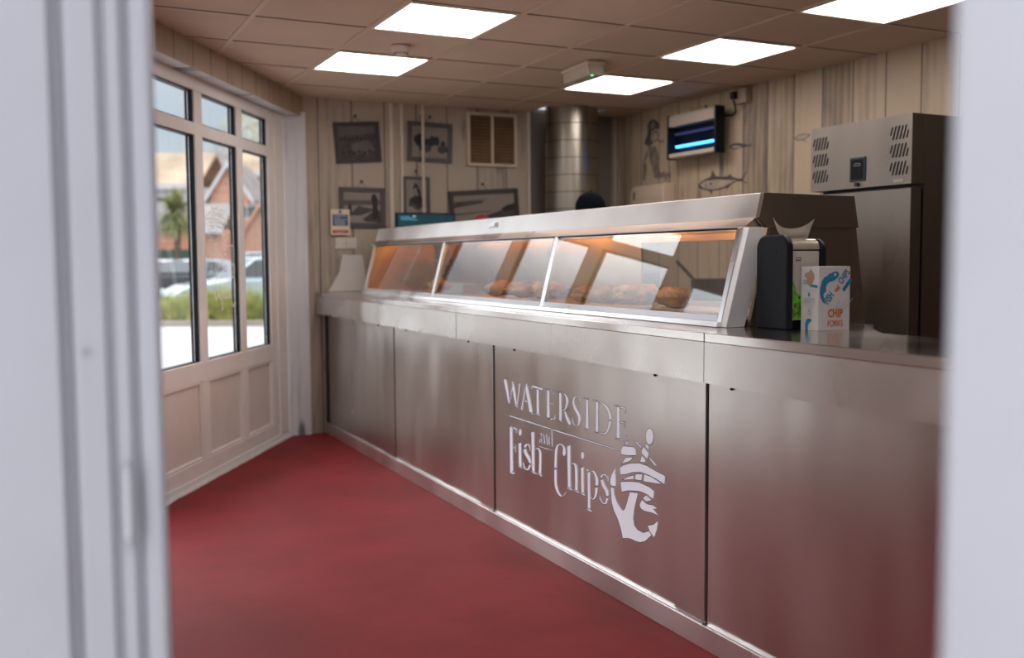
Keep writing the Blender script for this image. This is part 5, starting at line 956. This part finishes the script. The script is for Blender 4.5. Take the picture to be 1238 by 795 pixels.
M_sil = mat('paint_silver_blue', (.50, .60, .67), .25, .2, coat=.8); M_gry = mat('paint_grey', (.25, .30, .36), .3, .3, coat=.6); M_blk = mat('paint_black', (.02, .025, .035), .25, coat=.8); M_sil2 = mat('paint_pale_silver', (.52, .56, .60), .3, .3, coat=.6)
def head_of(deg): # heading relative to camera-left, turned towards the camera by deg
    v = -rh*math.cos(R(deg))-fh*math.sin(R(deg)); return math.atan2(v.y, v.x), v
hA, vA = head_of(28)
pA = at(207, 22.9); cA = pA-vA*2.1; car('silver-blue estate car facing left behind the grass bed', (cA.x, cA.y, GZ-.02), hA, M_sil, L=4.5, H=1.50)
hB, vB = head_of(-62); pB = at(199, 33); car('black car with red tail lights at the far left of the car park', (pB.x, pB.y, GZ-.02), hB, M_blk, False)
hC, vC = head_of(-8); pC = at(232, 36.5); car('dark car parked side-on behind the silver-blue car, left pane', (pC.x, pC.y, GZ-.02), hC, M_gry, False)
hD, vD = head_of(12); pD = at(300, 41.5); car('pale silver car parked far back in the third pane', (pD.x, pD.y, GZ-.02), hD, M_sil2, True, H=1.75)
hE, vE = head_of(5); pE = at(306, 46.6); car('grey car parked far back in the second pane', (pE.x, pE.y, GZ-.02), hE, M_gry, True, H=1.6)
# trees --------------------------------------------------------------
M_bark = mat('bark', (.16, .12, .085), .9, var=.3); M_palm = mat('palm_leaf', (.30, .31, .13), .7, var=.5, vscale=2)
def palm(label, loc, ht, rad, seed):
    t = thing('palm_tree', label, 'tree', loc); rnd = random.Random(seed)
    MB().tube([(0, 0, -.02), (.03, 0, ht*.5), (0, 0, ht)], [.17, .13, .12], 10).build('trunk', M_bark, t, smooth=True)
    g = MB()
    for k in range(620):
        a = rnd.uniform(0, 2*PI); el = rnd.uniform(-.9, 1.4); L_ = rad*rnd.uniform(.75, 1.1); dx, dy = math.cos(a)*math.cos(el), math.sin(a)*math.cos(el); dz = math.sin(el)
        pv = None; wv_ = .055
        for i in range(5):
            s_ = i/4; x = dx*L_*s_; y = dy*L_*s_; z = ht+.1+dz*L_*s_-.35*rad*s_*s_*math.cos(el); q_ = wv_*(1-s_*.85)
            c1 = (x-math.sin(a)*q_, y+math.cos(a)*q_, z); c2 = (x+math.sin(a)*q_, y-math.cos(a)*q_, z)
            if pv: g.add([pv[0], pv[1], c2, c1], [(0, 1, 2, 3)])
            pv = (c1, c2)
    g.build('foliage', M_palm, t)
pp = at(216, 41); palm('spiky palm tree in the left window pane in front of the houses', (pp.x, pp.y, GZ-.02), 3.3, 1.2, 5)
def leafy(label, loc, ht, rad, seed, m, trunk=.25, n=900, name='tree', sz=.28, squash=1.0):
    t = thing(name, label, 'tree' if name == 'tree' else 'hedge', loc); rnd = random.Random(seed)
    g = MB()
    if trunk:
        g.tube([(0, 0, -.02), (.1, 0, ht*.4), (0, .1, ht*.75)], [trunk, trunk*.7, trunk*.3], 8)
        for k in range(26):
            a = rnd.uniform(0, 2*PI); z = ht*rnd.uniform(.3, .75); L_ = rad*rnd.uniform(.6, 1.0)
            g.tube([(0, 0, z), (math.cos(a)*L_*.5, math.sin(a)*L_*.5, z+L_*.35), (math.cos(a)*L_*.9, math.sin(a)*L_*.9, z+L_*.8)], [trunk*.3, trunk*.15, trunk*.05], 5)
        g.build('trunk', M_bark, t)
    g = MB()
    for k in range(n):
        while True:
            x, y, z = (rnd.uniform(-1, 1) for _ in range(3))
            if x*x+y*y+z*z < 1: break
        c_ = Vector((x*rad, y*rad, ht-rad*squash*.9+z*rad*squash)); d1 = Vector((rnd.uniform(-1, 1), rnd.uniform(-1, 1), rnd.uniform(-1, 1))).normalized()*sz; d2 = d1.orthogonal().normalized()*sz*.6
        g.add([c_-d1, c_+d2, c_+d1, c_-d2], [(0, 1, 2, 3)])
    g.build('foliage', m, t); return t
M_aut = mat('leaf_yellow', (.55, .50, .22), .8, var=.35, vscale=.6); M_haz = mat('leaf_pale', (.50, .46, .38), .8, var=.2, vscale=.6); M_hed = mat('hedge_green', (.16, .24, .08), .8, var=.4, vscale=3)
p = at(312, 90); leafy('pale yellow autumn tree above the roofs in the third pane', (p.x, p.y, -.1), 15.2, 3.3, 2, M_aut, n=900, sz=.16)
p = at(268, 98); leafy('hazy bare tree above the roofs in the second pane', (p.x, p.y, -.1), 14.6, 3.6, 3, M_haz, n=420, sz=.12)
p = at(284, 106); leafy('low green tree behind the grey roof', (p.x, p.y, -.1), 12.2, 3.0, 4, M_hed, n=700, sz=.18)
for k, (px, D, rad) in enumerate(((197, 44.0, .8), (214, 45.7, .75), (236, 47.4, .75))):
    p = at(px, D); leafy(('low green bush under the palm, far left', 'low green bush directly behind the palm trunk', 'low green bush beside the first window bar')[k], (p.x, p.y, -.1), 1.15, rad, 60+k, M_hed, trunk=0, n=400, name='bush', sz=.14, squash=.5)
# houses --------------------------------------------------------------
M_rA = mat('roof_lichen', (.50, .37, .26), .9, var=.35, vscale=.35); M_rB = mat('roof_grey', (.30, .27, .255), .9, var=.15, vscale=.8); M_brk = mat('orange_brick', (.62, .30, .19), .9, var=.12, vscale=6); M_brk2 = mat('pink_brick', (.72, .42, .31), .9, var=.08, vscale=6); M_wht = mat('white_render', (.72, .72, .74), .7); M_pane = mat('house_glass', (.10, .13, .15), .15)
def house(label, px0, px1, D, zE, zR, wallm, roofm, depth=7, gable=False, wins=(), fascia=True, base=0):
    """front wall faces the camera; local x to the right, y away; gable=True turns the gable end to the camera"""
    p0 = at(px0, D); p1 = at(px1, D); c_ = (p0+p1)/2; w2 = (p1-p0).length/2
    t = thing('house', label, 'house', (c_.x, c_.y, GZ-.02), rz=-YAW); d_ = depth
    MB().box(-w2, w2, 0, d_, 0, zE).build('wall', wallm, t)
    if gable:
        MB().prism([(-w2, zE+.001), (w2, zE+.001), (0, zR)], .0, d_, 'y').build('gable', wallm, t)
        g = MB(); o_ = .35; th = .16; sl = (zR-zE)/w2
        for sx in (-1, 1): g.prism([(sx*(w2+o_), zE-o_*sl+.02), (0, zR+.02), (0, zR+.02+th*1.4), (sx*(w2+o_), zE-o_*sl+.02+th*1.4)], -.3, d_+.3, 'y')
        g.build('roof', roofm, t)
        if fascia:
            g = MB()
            for sx in (-1, 1): g.prism([(sx*(w2+o_), zE-o_*sl-.12), (0, zR-.12), (0, zR+.24), (sx*(w2+o_), zE-o_*sl+.24)], -.36, -.31, 'y')
            g.build('bargeboard', M_wht, t)
    else:
        g = MB(); g.prism([(-.4, zE-.05), (d_/2, zR), (d_+.4, zE-.05), (d_+.4, zE+.12), (d_/2, zR+.2), (-.4, zE+.12)], -w2-.2, w2+.2, 'x'); g.build('roof', roofm, t)
        if fascia: MB().box(-w2-.2, w2+.2, -.46, -.41, zE-.22, zE+.1).build('fascia_board', M_wht, t)
    for (x, z, w_, h_) in wins:
        f_ = MB().box(x-w_/2, x+w_/2, -.05, -.001, z-h_/2, z+h_/2).build('window', M_wht, t); n_ = 2
        for q in range(n_):
            MB().box(x-w_/2+.08+q*(w_-.08)/2, x-w_/2+(q+1)*(w_-.08)/2, -.06, -.051, z-h_/2+.08, z+h_/2-.08).build('pane', M_pane, f_)
    return t
house('brick house with orange-lichened roof and white fascia in the left pane', 120, 243, 62, 6.1, 8.3, M_wht, M_rA, wins=((1.2, 4.9, 1.5, 1.1), (-1.5, 4.9, 1.5, 1.1)))
house('lower brick extension with grey roof behind the palm tree', 150, 230, 56, 3.4, 4.7, M_brk, M_rB, depth=5)
house('grey-roofed house with white fascia in the second pane', 246, 292, 76, 6.8, 9.9, M_brk, M_rB)
house('brick gable with sloping white bargeboard between second and third panes', 258, 304, 57, 5.2, 6.9, M_brk2, M_rB, gable=True, depth=4.5, wins=((1.0, 4.2, 1.2, .8),))
house('pink brick house with white windows and fascia in the third pane', 290, 420, 64, 7.0, 8.8, M_brk2, M_rA, wins=((-2.35, 5.1, 1.3, 1.3), (1.0, 5.1, 1.3, 1.3)))
house('small pinkish brick gable in front of the house, third pane', 294, 344, 51.5, 2.6, 4.2, M_brk2, M_brk2, gable=True, depth=4, fascia=False)
house('low grey-roofed garage across the second pane', 240, 270, 50, 3.0, 4.2, M_brk2, M_rB, depth=4)
o = strip(180, 246, 49.2, 49.4, -.08, 1.9, 'green_fence', mat('dark_green_fence', (.04, .10, .08), .8)); tag(o, 'dark green fence panel behind the palm tree trunk', 'fence')
# ---- etched sign on the second pane, read from outside
M_etch = mat('etch_white', (.75, .68, .62), .6)
ex = MB(); s0, s1 = -1.35, -.93
def put(gname, sa, sb, za, zb, wd=.0018):
    us = [p[0] for q_ in LOGO[gname] for p in q_]; zs_ = [p[1] for q_ in LOGO[gname] for p in q_]
    u0_, u1_, w0, w1 = min(us), max(us), min(zs_), max(zs_)
    for pl in LOGO[gname]:
        pts = [(sb-(sb-sa)*(u-u0_)/(u1_-u0_), za+(zb-za)*(z-w0)/(w1-w0)) for u, z in pl]; n_ = len(pts)
        for i in range(n_):
            a_, b_ = Vector(pts[i]), Vector(pts[(i+1) % n_]); d_ = b_-a_
            if d_.length < 1e-4: continue
            nn_ = Vector((-d_.y, d_.x)).normalized()*wd
            ex.quad((a_.x+nn_.x, .0293, a_.y+nn_.y), (b_.x+nn_.x, .0293, b_.y+nn_.y), (b_.x-nn_.x, .0293, b_.y-nn_.y), (a_.x-nn_.x, .0293, a_.y-nn_.y))
put('anchor', -1.36, -.98, 1.40, 1.68); put('fish', -1.30, -.93, 1.20, 1.42); put('chips', -1.24, -.86-.03, 1.0, 1.30)
ex.build('window_lettering', M_etch, wroot)
